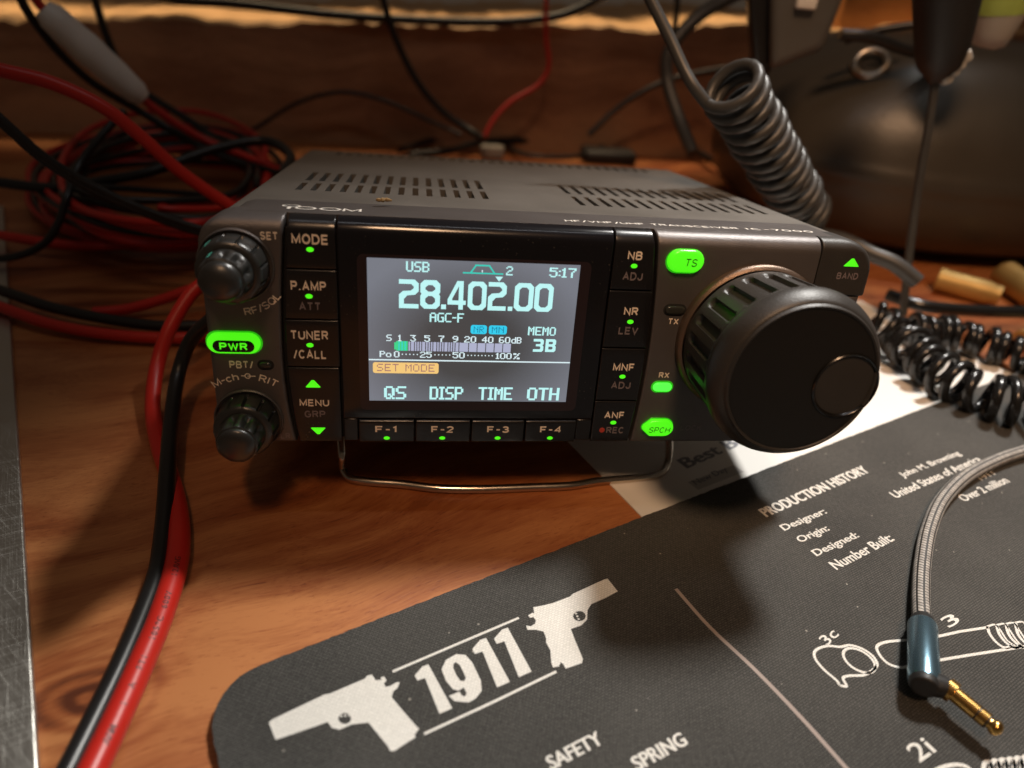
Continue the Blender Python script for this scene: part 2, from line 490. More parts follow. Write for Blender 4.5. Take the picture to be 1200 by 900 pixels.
M['paper'] = simple('paper_white', (0.78, 0.76, 0.72), 0.7, vary=0.05, vscale=30)
M['paper_ink'] = simple('paper_ink', (0.22, 0.22, 0.24), 0.7)
M['paper_box'] = simple('paper_tint', (0.52, 0.5, 0.47), 0.7)
M['red'] = simple('red_insulation', (0.55, 0.02, 0.012), 0.38, vary=0.12, vscale=60, bump=0.1, bscale=900)
M['black'] = simple('black_insulation', (0.014, 0.013, 0.013), 0.34, vary=0.2, vscale=60)
M['wire_ink'] = simple('wire_ink', (0.12, 0.008, 0.006), 0.5)
M['grey_cord'] = simple('grey_cord', (0.048, 0.047, 0.045), 0.42, vary=0.15, vscale=60)
M['black_cord'] = simple('black_cord', (0.012, 0.012, 0.012), 0.22, vary=0.2, vscale=70)
M['fuse'] = simple('fuse_plastic', (0.8, 0.76, 0.7), 0.45, vary=0.1, vscale=60)
M['plastic'] = simple('black_plastic', (0.016, 0.015, 0.0145), 0.5, bump=0.3, bscale=1500)
M['plastic_grey'] = simple('grey_plastic', (0.10, 0.094, 0.085), 0.5, bump=0.3, bscale=1500)
M['leather'] = simple('dark_leather', (0.062, 0.054, 0.043), 0.38, bump=0.4, bscale=300, vary=0.25, vscale=25)
M['eyelet'] = simple('eyelet_metal', (0.55, 0.48, 0.4), 0.3, metal=1.0)
M['lime'] = simple('lime_label', (0.42, 0.55, 0.12), 0.5, vary=0.15, vscale=150)
M['cap'] = simple('pale_cap', (0.42, 0.39, 0.34), 0.45)
M['brass'] = simple('brass', (0.5, 0.34, 0.12), 0.5, metal=0.5, vary=0.2, vscale=80)
M['gold'] = simple('gold_plate', (0.86, 0.52, 0.16), 0.2, metal=1.0)
M['blue_metal'] = simple('blue_anodised', (0.22, 0.37, 0.47), 0.25, metal=0.9, bump=0.15, bscale=3000)


def steel():
    mt, nt, b = new_mat('scratched_steel'); L = nt.links.new
    b.inputs['Metallic'].default_value = 1; b.inputs['Base Color'].default_value = (0.66, 0.64, 0.59, 1)
    tc = N(nt, 'ShaderNodeTexCoord')
    tot = None
    for rot, sc in ((0.75, 60), (1.15, 90), (-0.4, 70)):
        mp0 = N(nt, 'ShaderNodeMapping'); mp0.inputs['Rotation'].default_value = (0, 0, rot)
        L(tc.outputs['Object'], mp0.inputs['Vector'])
        mp = N(nt, 'ShaderNodeVectorMath', operation='MULTIPLY'); mp.inputs[1].default_value = (1, 40, 0); L(mp0.outputs[0], mp.inputs[0])
        nz = N(nt, 'ShaderNodeTexNoise', Scale=float(sc), Detail=4.0); L(mp.outputs[0], nz.inputs['Vector'])
        pw = N(nt, 'ShaderNodeMath', operation='POWER'); L(nz.outputs['Fac'], pw.inputs[0]); pw.inputs[1].default_value = 6.0
        if tot is None: tot = pw.outputs[0]
        else:
            ad = N(nt, 'ShaderNodeMath', operation='ADD'); L(tot, ad.inputs[0]); L(pw.outputs[0], ad.inputs[1]); tot = ad.outputs[0]
    mr = N(nt, 'ShaderNodeMapRange'); mr.inputs['From Max'].default_value = 0.2; mr.inputs['To Min'].default_value = 0.34; mr.inputs['To Max'].default_value = 0.6
    L(tot, mr.inputs['Value']); L(mr.outputs['Result'], b.inputs['Roughness'])
    bp = N(nt, 'ShaderNodeBump', Strength=0.5, Distance=0.0003); L(tot, bp.inputs['Height']); L(bp.outputs['Normal'], b.inputs['Normal'])
    return mt


M['steel'] = steel()


def fabric(name, c0, c1, print_=False):
    """knitted cloth top of the mat: rows of tiny stitches"""
    mt, nt, b = new_mat(name); L = nt.links.new
    tc = N(nt, 'ShaderNodeTexCoord')
    mp = N(nt, 'ShaderNodeMapping'); mp.inputs['Rotation'].default_value = (0, 0, -math.radians(25)); L(tc.outputs['Object'], mp.inputs['Vector'])
    br = N(nt, 'ShaderNodeTexBrick', Scale=1.0)
    br.inputs['Color1'].default_value = (1, 1, 1, 1); br.inputs['Color2'].default_value = (.75, .75, .75, 1); br.inputs['Mortar'].default_value = (0, 0, 0, 1)
    br.inputs['Brick Width'].default_value = 0.00095; br.inputs['Row Height'].default_value = 0.00055
    br.inputs['Mortar Size'].default_value = 0.00016; br.inputs['Mortar Smooth'].default_value = 0.9
    L(mp.outputs[0], br.inputs['Vector'])
    nz = N(nt, 'ShaderNodeTexNoise', Scale=1400.0, Detail=3.0); L(tc.outputs['Object'], nz.inputs['Vector'])
    nl = N(nt, 'ShaderNodeTexNoise', Scale=28.0, Detail=4.0); L(tc.outputs['Object'], nl.inputs['Vector'])
    a = N(nt, 'ShaderNodeMath', operation='MULTIPLY'); L(br.outputs['Color'], a.inputs[0]); L(nz.outputs['Fac'], a.inputs[1])
    s = N(nt, 'ShaderNodeMath', operation='MULTIPLY_ADD'); L(nl.outputs['Fac'], s.inputs[0]); s.inputs[1].default_value = 0.5; L(a.outputs[0], s.inputs[2])
    mr = N(nt, 'ShaderNodeMapRange'); mr.inputs['From Min'].default_value = 0.15; mr.inputs['From Max'].default_value = 0.85; L(s.outputs[0], mr.inputs['Value'])
    mx = N(nt, 'ShaderNodeMix', data_type='RGBA'); mx.inputs['A'].default_value = (*c0, 1); mx.inputs['B'].default_value = (*c1, 1)
    L(mr.outputs['Result'], mx.inputs['Factor'])
    out = mx.outputs['Result']
    if not print_:      # a few specks of lint
        vo = N(nt, 'ShaderNodeTexVoronoi', Scale=170.0); L(tc.outputs['Object'], vo.inputs['Vector'])
        lt = N(nt, 'ShaderNodeMath', operation='LESS_THAN'); L(vo.outputs['Distance'], lt.inputs[0]); lt.inputs[1].default_value = 0.045
        m2 = N(nt, 'ShaderNodeMix', data_type='RGBA'); L(out, m2.inputs['A']); m2.inputs['B'].default_value = (0.32, 0.3, 0.26, 1); L(lt.outputs[0], m2.inputs['Factor'])
        out = m2.outputs['Result']
    L(out, b.inputs['Base Color'])
    b.inputs['Roughness'].default_value = 0.9
    b.inputs['Sheen Weight'].default_value = 0.0 if print_ else 0.15
    bp = N(nt, 'ShaderNodeBump', Strength=0.7 if not print_ else 0.3, Distance=0.00025); L(a.outputs[0], bp.inputs['Height']); L(bp.outputs['Normal'], b.inputs['Normal'])
    return mt


M['mat_cloth'] = fabric('mat_cloth', (0.003, 0.003, 0.0027), (0.088, 0.085, 0.077))
M['mat_print'] = fabric('mat_print', (0.55, 0.54, 0.5), (0.85, 0.83, 0.78), True)
M['mat_crease'] = simple('mat_crease', (0.33, 0.27, 0.24), 0.8)
M['mat_edge'] = simple('mat_edge', (0.02, 0.02, 0.019), 0.95, bump=0.6, bscale=900)


def braid():
    mt, nt, b = new_mat('braided_sleeve'); L = nt.links.new
    tc = N(nt, 'ShaderNodeTexCoord'); sx = N(nt, 'ShaderNodeSeparateXYZ'); L(tc.outputs['UV'], sx.inputs[0])
    cx = N(nt, 'ShaderNodeCombineXYZ')
    mu = N(nt, 'ShaderNodeMath', operation='MULTIPLY'); mu.inputs[1].default_value = 8.0; L(sx.outputs['X'], mu.inputs[0])
    L(mu.outputs[0], cx.inputs['Y'])
    fl = N(nt, 'ShaderNodeMath', operation='PINGPONG'); fl.inputs[1].default_value = 1.0; L(mu.outputs[0], fl.inputs[0])
    sh = N(nt, 'ShaderNodeMath', operation='MULTIPLY_ADD'); L(fl.outputs[0], sh.inputs[0]); sh.inputs[1].default_value = 0.55; L(sx.outputs['Y'], sh.inputs[2])
    L(sh.outputs[0], cx.inputs['X'])
    br = N(nt, 'ShaderNodeTexBrick', Scale=1.0)
    br.inputs['Color1'].default_value = (0.5, 0.47, 0.43, 1); br.inputs['Color2'].default_value = (0.33, 0.31, 0.29, 1); br.inputs['Mortar'].default_value = (0.03, 0.028, 0.026, 1)
    br.inputs['Brick Width'].default_value = 1.15; br.inputs['Row Height'].default_value = 1.0
    br.inputs['Mortar Size'].default_value = 0.17; br.inputs['Mortar Smooth'].default_value = 0.35
    br.offset = 0.5
    L(cx.outputs[0], br.inputs['Vector'])
    L(br.outputs['Color'], b.inputs['Base Color']); b.inputs['Roughness'].default_value = 0.5
    iv = N(nt, 'ShaderNodeMath', operation='SUBTRACT'); iv.inputs[0].default_value = 1.0; L(br.outputs['Fac'], iv.inputs[1])
    bp = N(nt, 'ShaderNodeBump', Strength=0.8, Distance=0.0003); L(iv.outputs[0], bp.inputs['Height']); L(bp.outputs['Normal'], b.inputs['Normal'])
    return mt


M['braid'] = braid()


def lcd():
    """backlit colour LCD seen a little off axis: paler towards its rim"""
    mt, nt, b = new_mat('lcd_background'); L = nt.links.new
    tc = N(nt, 'ShaderNodeTexCoord')
    sub = N(nt, 'ShaderNodeVectorMath', operation='SUBTRACT'); sub.inputs[1].default_value = (0.063, 0, 0.028); L(tc.outputs['Object'], sub.inputs[0])
    sc = N(nt, 'ShaderNodeVectorMath', operation='MULTIPLY'); sc.inputs[1].default_value = (1/0.027, 0, 1/0.021); L(sub.outputs[0], sc.inputs[0])
    ln = N(nt, 'ShaderNodeVectorMath', operation='LENGTH'); L(sc.outputs[0], ln.inputs[0])
    cr = N(nt, 'ShaderNodeValToRGB'); e = cr.color_ramp.elements
    e[0].position = 0.4; e[0].color = (0.105, 0.1, 0.1, 1); e[1].position = 1.3; e[1].color = (0.31, 0.325, 0.38, 1)
    nz = N(nt, 'ShaderNodeTexNoise', Scale=5000.0, Detail=1.0); L(tc.outputs['Object'], nz.inputs['Vector'])
    ad = N(nt, 'ShaderNodeMath', operation='MULTIPLY_ADD'); L(nz.outputs['Fac'], ad.inputs[0]); ad.inputs[1].default_value = 0.18; L(ln.outputs['Value'], ad.inputs[2])
    mr = N(nt, 'ShaderNodeMath', operation='MULTIPLY'); L(ad.outputs[0], mr.inputs[0]); mr.inputs[1].default_value = 0.8
    L(mr.outputs[0], cr.inputs['Fac'])
    b.inputs['Base Color'].default_value = (0.01, 0.01, 0.012, 1); b.inputs['Roughness'].default_value = 0.2
    L(cr.outputs['Color'], b.inputs['Emission Color']); b.inputs['Emission Strength'].default_value = 0.6
    return mt


M['lcd'] = lcd()
M['lcd_text'] = glow('lcd_pale_cyan', (0.52, 0.93, 0.92), 1.0)
M['lcd_white'] = glow('lcd_white', (0.72, 0.88, 0.92), 1.0)
M['lcd_teal'] = glow('lcd_teal', (0.04, 0.62, 0.5), 1.0)
M['lcd_cyan'] = glow('lcd_cyan', (0.03, 0.62, 0.86), 1.0)
M['lcd_cyan_ink'] = glow('lcd_blue_ink', (0.01, 0.22, 0.36), 1.0)
M['lcd_bar'] = glow('lcd_bar', (0.42, 0.44, 0.6), 1.0)
M['lcd_green'] = glow('lcd_green', (0.05, 0.66, 0.26), 1.0)
M['lcd_amber'] = glow('lcd_amber', (0.9, 0.58, 0.2), 1.0)
M['lcd_brown'] = glow('lcd_brown', (0.36, 0.17, 0.16), 1.0)

# ------------------------------------------------------------------ the setting: desk
mb = MB()
mb.box(-700, 1000, -300, 900, -30, 0)
desk = mb.build('desk_top', M['desk'], bevel=1.5)
tag(desk, 'orange brown wooden desk top with knots', 'desk', kind='structure')

# board standing at the back of the desk, its pale live edge on top
mb = MB()
us = np.linspace(-260, 1260, 110)
fr_t, bk_t, fr_b, bk_b = [], [], [], []
for u in us:
    y = 420+0.05*(u-300)
    vt = 20+0.012*u + random.uniform(-3.5, 3.5) + (3*math.sin(u/37.0))
    t = P(u, vt, y=y)
    fr_t.append(t); bk_t.append(t+[0, 240, 1]); fr_b.append([t[0], y, 0]); bk_b.append([t[0], y+240, 0])
ring = [[fr_b[i], fr_t[i]+np.array([0, 0, -2.2]), fr_t[i]+np.array([0, 2.2, 0]), bk_t[i], bk_b[i]] for i in range(len(us))]
mb.loft(ring)
back = fix_normals(mb.build('wooden_board', [M['beam'], M['bark']], ang=30))
for p in back.data.polygons:
    if p.center.z > 0.05 and abs(p.normal.z) > 0.6: p.material_index = 1
tag(back, 'brown plank standing at the back of the desk with a pale rough top edge', 'board')

# orange panel at the upper right, behind the case
mb = MB()
a = P(930, 200, y=470); c = P(1420, 200, y=520)
mb.add([(a[0], 470, 0), (c[0], 560, 0), (c[0], 560, 190), (a[0], 470, 190), (a[0], 490, 0), (c[0], 580, 0), (c[0], 580, 190), (a[0], 490, 190)],
       [(0, 1, 2, 3), (4, 7, 6, 5), (0, 4, 5, 1), (1, 5, 6, 2), (2, 6, 7, 3), (3, 7, 4, 0)])
pan = mb.build('wooden_backboard', M['wall'], bevel=2)
tag(pan, 'orange wood panel at upper right behind the dark case', 'panel')

# steel plate
mb = MB()
q = [P(4, 240, z=2), P(25, 600, z=2), P(47, 930, z=2)]
e0, e2 = q[0], q[2]
d = (e2-e0)/np.linalg.norm(e2-e0); nn = np.array([d[1], -d[0], 0]);
if nn[0] > 0: nn = -nn
e3, e4 = e2+d*60, e0
out = [e4, e3, e3+nn*160, e4+nn*160]
mb.loft([[(x, y, 0.05) for x, y, z in out], [(x, y, 2.0) for x, y, z in out]])
pl = fix_normals(mb.build('steel_plate', M['steel'], bevel=0.5))
tag(pl, 'scratched bare steel plate lying on the desk at the left', 'metal plate')

# white sheet under the radio
mb = MB()
pts = [P(640, 492, z=0), P(757, 612, z=0)]
pa, pb = pts
d = (pb-pa)/np.linalg.norm(pb-pa)
n2 = np.array([-d[1], d[0], 0]);
if n2[0] < 0: n2 = -n2
pq = [pa-d*30, pb+d*40, pb+d*40+n2*210, pa-d*30+n2*210]
mb.loft([[(x, y, 0.05) for x, y, z in pq], [(x, y, 0.4) for x, y, z in pq]])


def flat_text(mb, s, p0, p1, h, z, m, bold=0.02, up=None):
    """lettering lying on the level z from p0 to p1 (feet of first and last letter)"""
    p0, p1 = np.asarray(p0)[:2], np.asarray(p1)[:2]
    d = p1-p0; w_ = np.linalg.norm(d); d = d/w_
    n = np.array([-d[1], d[0]])
    vs, fs = text2d(s, h, w_, bold)
    c = (p0+p1)/2+n*h/2
    mb.add([(*(c+d*a+n*b), z+e) for a, b, e in vs], fs, m)


z0 = 0.46
flat_text(mb, 'Best Burritos', P(806, 549, z=z0), P(926, 496, z=z0), 5.0, z0, 1, 0.03)
bx = [P(806, 565, z=z0), P(818, 574, z=z0), P(872, 553, z=z0), P(860, 545, z=z0)]
mb.add([tuple(q) for q in bx], [(0, 1, 2, 3)], 2)
flat_text(mb, 'New Day', P(818, 570, z=0.5), P(856, 553, z=0.5), 3.0, 0.5, 1)
pp = fix_normals(mb.build('paper_sheet', [M['paper'], M['paper_ink'], M['paper_box']]))
tag(pp, 'white printed paper sheet lying under the radio and the black mat', 'paper')

# ------------------------------------------------------------------ black mat with white print
ZM = 2.2
PA = np.radians(24.0)
ud = np.array([math.cos(PA), math.sin(PA)]); vd = np.array([-math.sin(PA), math.cos(PA)])
v_top = -52.5; u_left = -16.5
r = 12.0; Lm, Wm = 430.0, 280.0
loc = []
for k in range(9):
    a = math.radians(180-90*k/8); loc.append((u_left+r+r*math.cos(a), v_top-r+r*math.sin(a)))
for k in range(9):
    a = math.radians(90-90*k/8); loc.append((u_left+Lm-r+r*math.cos(a), v_top-r+r*math.sin(a)))
loc += [(u_left+Lm, v_top-Wm), (u_left, v_top-Wm)]
# finer outline with a slightly uneven cut
fine = []
for i in range(len(loc)):
    a, b = np.array(loc[i]), np.array(loc[(i+1) % len(loc)])
    n = max(1, int(np.linalg.norm(b-a)/1.2))
    for k in range(n):
        q = a+(b-a)*k/n; q = q+np.array([random.uniform(-.12, .12), random.uniform(-.12, .12)])
        fine.append(q[0]*ud+q[1]*vd)
mb = MB()
mb.loft([[(x, y, 0.55) for x, y in fine], [(x, y, ZM) for x, y in fine]], 0)
mb.m[-1] = 0
for i in range(len(fine)): mb.m[i] = 3
zt = ZM+0.05


def pad_poly(loops, m=1, z=zt):
    w_ = [[tuple(P(u, v, z=z)[:2]) for u, v in lp] for lp in loops]
    vs, fs = fill2d(w_)
    mb.add([(x, y, z) for x, y in vs], fs, m)


def pad_line(pts, wd, m=1, z=zt, smooth=True, closed=False):
    q = [P(u, v, z=z)[:2] for u, v in pts]
    if closed: q = q+[q[0]]
    if smooth and len(q) > 2: q = [np.array(t) for t in spline(q, 6)]
    A, B = [], []
    for i in range(len(q)):
        t = q[min(i+1, len(q)-1)]-q[max(i-1, 0)]; t = t/np.linalg.norm(t); n = np.array([-t[1], t[0]])
        A.append(q[i]+n*wd/2); B.append(q[i]-n*wd/2)
    n = len(q)
    mb.add([(*a, z) for a in A]+[(*b, z) for b in B], [(i, n+i, n+i+1, i+1) for i in range(n-1)], m)


def ell(cx, cy, a, b, n=16, rot=0):
    return [(cx+a*math.cos(t)*math.cos(rot)-b*math.sin(t)*math.sin(rot), cy+a*math.cos(t)*math.sin(rot)+b*math.sin(t)*math.cos(rot)) for t in np.linspace(0, 2*math.pi, n, endpoint=False)]


pad_poly([[(315, 847), (323, 867), (353, 857), (384, 846), (389, 853), (398, 855), (412, 849), (431.7, 846.7), (455, 875), (457, 880), (462, 880), (487, 864),
           (486, 861), (491, 854), (487, 850), (468, 828), (459, 817), (461, 810), (466, 806), (468.5, 799), (464, 800), (457, 804), (452, 805), (450, 801), (453, 797), (450, 792.5), (446, 794), (447, 797),
           (440, 797), (436, 790.5), (430, 792), (428, 795), (386, 813), (380, 814), (319, 843)],
          ell(404, 842, 7.5, 6.5, 12)])
pad_poly([[(712, 678), (724, 693), (709, 701), (693, 708), (688.5, 715), (688, 726), (681, 733), (669, 737), (673, 748), (683, 772), (682, 777), (663, 783.5),
           (660, 778), (657, 776), (655, 781), (648, 782), (646, 776), (645, 762), (640, 753), (640, 748), (637, 740), (628, 738), (618, 738), (616.5, 733), (622, 734), (627, 731), (628, 727), (625, 723), (621, 724), (619, 721), (624, 718),
           (626, 719), (625, 711.5), (634, 710), (647, 707), (668, 699), (671, 696), (708, 679)],
          ell(679, 722, 7.5, 6, 12)])
for k in range(3):
    pad_poly([ell(400+k*4.5, 839+k*0.5-k, 1.2, 1.6, 8)]); pad_poly([ell(675+k*1.5, 719+k*3.2, 1.3, 1.2, 8)])
pad_line([(460, 787), (534, 755.5), (608, 724)], 0.6, smooth=False)
pad_line([(497, 860), (575, 824), (652, 787)], 0.6, smooth=False)
# 1911 in heavy condensed numerals
for bx0, by0, tx0, ty0, wd in ((513, 832, 486, 794, 15), (580, 805, 552, 768, 15), (607, 792, 579, 752, 15)):
    pass


def one(x0, y0):  # foot left corner of the stem
    return [[(x0, y0), (x0+15, y0-6.5), (x0-13, y0-58), (x0-20, y0-55.5), (x0-29, y0-45), (x0-26, y0-39), (x0-17, y0-42)]]


def nine(x0, y0):
    a = [(0, 0), (8, 0.5), (16, -4), (23, -13), (22, -25), (12, -46), (4, -55), (-7, -56), (-19, -49), (-24, -38), (-19, -25), (-11, -15), (-4, -13), (2, -17), (5.5, -10), (3, -6), (-1, -8), (-3, -12), (-15.5, -7), (-9, -1)]
    h = [(-7, -46.5), (-2.5, -43), (1, -36), (4.5, -28), (2, -24), (-2.5, -25), (-7, -32), (-10.5, -40), (-10, -45)]
    return [[(x0+u, y0+v) for u, v in a], [(x0+u, y0+v) for u, v in h]]


pad_poly(one(515.0, 836.5)); pad_poly(nine(541.5, 822.5)); pad_poly(one(582.5, 805.5)); pad_poly(one(608, 793.5))
pad_line([(792, 690), (832, 735), (885, 785), (940, 842), (996, 905)], 1.0, 2, smooth=True)


def pad_text(s, a, b, h, bold=0.02):
    flat_text(mb, s, P(*a, z=zt), P(*b, z=zt), h, zt, 1, bold)


pad_text('PRODUCTION HISTORY', (899, 606), (1020, 553), 3.6, 0.035)
pad_text('Designer:', (922, 624), (972, 603), 3.0)
pad_text('Origin:', (941, 638), (975, 623), 3.0)
pad_text('Designed:', (960, 654), (1010, 631), 3.0)
pad_text('Number Built:', (981, 668), (1049, 633), 3.0)
pad_text('John M. Browning', (1061, 561), (1129, 534), 3.0)
pad_text('United States of America', (1051, 584), (1152, 540), 3.0)
pad_text('Over 2 million', (1131, 588), (1184, 565), 3.0)
pad_text('1911', (1151, 563), (1167, 556), 2.0, 0.01)
pad_text('SAFETY', (647, 903), (708, 871), 2.9, 0.03)
pad_text('SPRING', (748, 904), (807, 872), 2.9, 0.03)
pad_text('3c', (970, 757), (984, 744), 2.6, 0.01)
pad_text('3', (1113, 736), (1127, 728), 2.9, 0.01)
pad_text('2i', (1078, 894), (1098, 880), 3.6, 0.01)
# bushing, barrel and springs of the parts drawing
pad_line([(984, 803), (992, 804), (988, 795), (994, 792), (1012, 791), (1023, 785), (1028, 778), (1022, 768), (1010, 760), (996, 756), (985, 758), (969, 757), (956, 762), (955, 771), (965, 784), (980, 797)], 0.65, closed=True)
pad_line(ell(1007, 774, 21, 11, 14, 0.55), 0.65, closed=True)
pad_line([(1064, 750), (1040, 752), (1028, 757), (1030, 766), (1040, 777), (1054, 782), (1064, 781)], 0.7)
pad_line([(1098, 746), (1125, 740), (1158, 735)], 0.7, smooth=False)
pad_line([(1098, 774), (1140, 767), (1205, 757)], 0.7, smooth=False)
for k in range(4):
    pad_line([(1157+k*11, 734-k*1.5), (1160+k*11, 743), (1168+k*11, 753), (1178+k*11, 759), (1188+k*9, 756)], 0.75)
    pad_line([(1157+k*11, 734-k*1.5), (1166+k*11, 732-k), (1172+k*11, 738), (1180+k*11, 750), (1190+k*8, 757)], 0.5)
pad_line([(1096, 903), (1108, 898), (1122, 896), (1134, 899), (1142, 908)], 0.8)
for k in range(7):
    pad_line([(1152+k*9, 905), (1154+k*9, 894-k), (1160+k*9, 893-k), (1164+k*9, 906)], 0.8)
pad = mb.build('gun_mat', [M['mat_cloth'], M['mat_print'], M['mat_crease'], M['mat_edge']])
tag(pad, 'black cloth desk mat printed with white pistols and a parts diagram', 'desk mat')

# ------------------------------------------------------------------ the radio
TH = math.radians(8.0)
D0 = -24.15184
radio = empty('radio_transceiver', (0, 0, -D0), (-TH, 0, 0))
tag(radio, 'grey and black radio transceiver with lit colour screen, propped on a wire stand', 'radio')


def to_local(p):
    p = np.asarray(p, float)+np.array([0, 0, D0])
    c, s = math.cos(TH), math.sin(TH)
    return np.array([p[0], p[1]*c-p[2]*s, p[1]*s+p[2]*c])


# case with vent slots cut into its lid
mb = MB()
mb.box(2.5, 164.5, 7, 150, 1.5, 57.2)
case = mb.build('case', M['case'], radio)
bm = bmesh.new(); bm.from_mesh(case.data)
bmesh.ops.bevel(bm, geom=[e for e in bm.edges if abs(e.verts[0].co.y-e.verts[1].co.y) > 0.05], offset=0.0035, segments=4, affect='EDGES', profile=0.5)
bm.to_mesh(case.data); bm.free()
cut = MB()
for row, (ya, yb) in enumerate(((41, 57), (62, 81))):
    for k in range(14):
        sk = 2.0 if row == 0 else 0
        cut.box(15+k*4.1, 16.75+k*4.1, ya+sk, yb, 53.5, 60)
for row, (ya, yb) in enumerate(((40, 56), (62, 81))):
    for k in range(15):
        cut.box(97+k*4.1, 98.6+k*4.1, ya, yb, 53.5, 60)
for k in range(32):
    cut.box(16+k*4.2, 18.3+k*4.2, 137, 146, 53.5, 60)
co = cut.build('cutter', M['slot'], radio)
bo = case.modifiers.new('b', 'BOOLEAN'); bo.object = co; bo.operation = 'DIFFERENCE'; bo.solver = 'EXACT'
bpy.context.view_layer.update()
dg = bpy.context.evaluated_depsgraph_get(); dg.update()
me2 = bpy.data.meshes.new_from_object(case.evaluated_get(dg))
case.modifiers.clear(); case.data = me2
bpy.data.objects.remove(co)
me2.polygons.foreach_set('use_smooth', [True]*len(me2.polygons)); me2.set_sharp_from_angle(angle=math.radians(30))
if M['slot'].name not in [q.name for q in me2.materials if q]: me2.materials.append(M['slot'])
si = [i for i, q in enumerate(me2.materials) if q and q.name == M['slot'].name][0]
for p in me2.polygons:
    if 0.0530 < p.center.z < 0.0568 and p.center.y > 0.03 and abs(p.center.x-0.083) < 0.077 and p.center.z < 0.0555: p.material_index = si if p.normal.z > 0.9 else p.material_index


def interp(pts):
    zs = [q[0] for q in pts]; xs = [q[1] for q in pts]
    def f(z):
        # smooth curve through the points
        return float(np.polyval(np.polyfit(zs, xs, min(3, len(zs)-1)), z))
    return f


def slab(mb, xl, xr, z0, z1, y0, y1, rt=0.3, rb=0.3, rl=0.3, rr=0.3, m=0, na=6, ni=6, nz=None):
    xl = xl if callable(xl) else (lambda z, c=xl: c)
    xr = xr if callable(xr) else (lambda z, c=xr: c)
    nz = nz or max(2, int((z1-z0)/3))
    A = [math.pi/2*k/na for k in range(na+1)]
    zs = [z0+rb*(1-math.sin(math.pi/2-a)) for a in A]
    zs += list(np.linspace(z0+rb, z1-rt, nz+1))[1:-1]
    zs += [z1-rt+rt*math.sin(a) for a in A]
    rows = []
    for z in zs:
        l, r_ = xl(z), xr(z)
        xs = [l+rl*(1-math.cos(a)) if False else l+rl*(1-math.sin(math.pi/2-a)) for a in A]
        xs += list(np.linspace(l+rl, r_-rr, ni+1))[1:-1]
        xs += [r_-rr+rr*math.sin(a) for a in A]
        row = []
        for x in xs:
            def fall(dd, rr_):
                return rr_-math.sqrt(max(0, rr_*rr_-dd*dd)) if rr_ > 0 and dd > 0 else 0
            y = y0+max(fall(rt-(z1-z), rt), 0)+fall(rb-(z-z0), rb)+fall(rl-(x-l), rl)+fall(rr-(r_-x), rr)
            row.append((x, min(y, y1-0.01), z))
        rows.append(row)
    nx = len(rows[0]); R = len(rows)
    vs = [q for row in rows for q in row]
    fs = [(j*nx+i, j*nx+i+1, (j+1)*nx+i+1, (j+1)*nx+i) for j in range(R-1) for i in range(nx-1)]
    loop = [i for i in range(nx)]+[j*nx+nx-1 for j in range(1, R)]+[(R-1)*nx+i for i in range(nx-2, -1, -1)]+[j*nx for j in range(R-2, 0, -1)]
    b = len(vs)
    vs += [(vs[i][0], y1, vs[i][2]) for i in loop]
    n = len(loop)
    for k in range(n):
        k2 = (k+1) % n
        fs.append((loop[k2], loop[k], b+k, b+k2))
    fs.append(tuple(b+k for k in range(n)))
    mb.add(vs, fs, m)


ZT = 58.0
curveL = interp([(58, 19.3), (50, 18.7), (41, 17.9), (30, 16.9), (19, 17.1), (8, 18.0), (0, 18.9)])
curveR = interp([(58, 107.2), (44, 108.6), (30, 109.6), (15, 109.2), (0, 108.2)])


def x_left(z):
    rc = 8.0
    if z > ZT-rc: return rc-math.sqrt(max(0, rc*rc-(z-(ZT-rc))**2))
    return 0.0


# back plate that shows black in the gaps between keys
mb = MB(); mb.box(17, 110, 2.5, 7, 0.4, 55); mb.build('key_frame', M['slot'], radio)
# top rail behind the front, carrying the maker's lettering
mb = MB()
ol = [(2.2, 49.0), (164.6, 49.0)]
ol += [(164.8-9+9*math.cos(a), 58.05-9+9*math.sin(a)) for a in np.linspace(0, math.pi/2, 9)]
ol += [(1.6+9+9*math.cos(a), 58.05-9+9*math.sin(a)) for a in np.linspace(math.pi/2, math.pi, 9)]
mb.loft([[(x, 4.6, z) for x, z in ol], [(x, 20.5, z) for x, z in ol]][::-1], 0)
def lid_text(s, x0, x1, y0, y1, m=1, bold=0.02):
    vs, fs = stroke_text(s, y1-y0, x1-x0, 0.17); mb.add([((x0+x1)/2+a, (y0+y1)/2+b, 58.13+e) for a, b, e in vs], fs, m)
def lid_ring(x0, x1, y0, y1, t):
    cx, cy = (x0+x1)/2, (y0+y1)/2
    vs, fs = fill2d([ell(cx, cy, (x1-x0)/2, (y1-y0)/2, 24), ell(cx, cy, (x1-x0)/2-t, (y1-y0)/2-t*.7, 24)])
    mb.add([(a, b, 58.13) for a, b in vs], fs, 1)
lid_ring(17.0, 21.4, 11.2, 14.0, 0.5)
mb.add([(18.6, 8.6, 58.13), (19.5, 8.6, 58.13), (19.5, 11.6, 58.13), (18.6, 11.6, 58.13)], [(0, 1, 2, 3)], 1)
lid_ring(20.3, 25.4, 8.6, 12.2, 0.7); lid_ring(26.0, 31.2, 8.6, 12.2, 0.7); lid_text('M', 31.5, 36.0, 8.6, 12.0, bold=0.02)
lid_text('HF/VHF/UHF TRANSCEIVER', 86, 132, 8.3, 10.6); lid_text('IC-7000', 134, 153, 8.3, 10.6)
fix_normals(mb.build('top_rail', [M['panel'], M['print_silver']], radio, bevel=0.3))

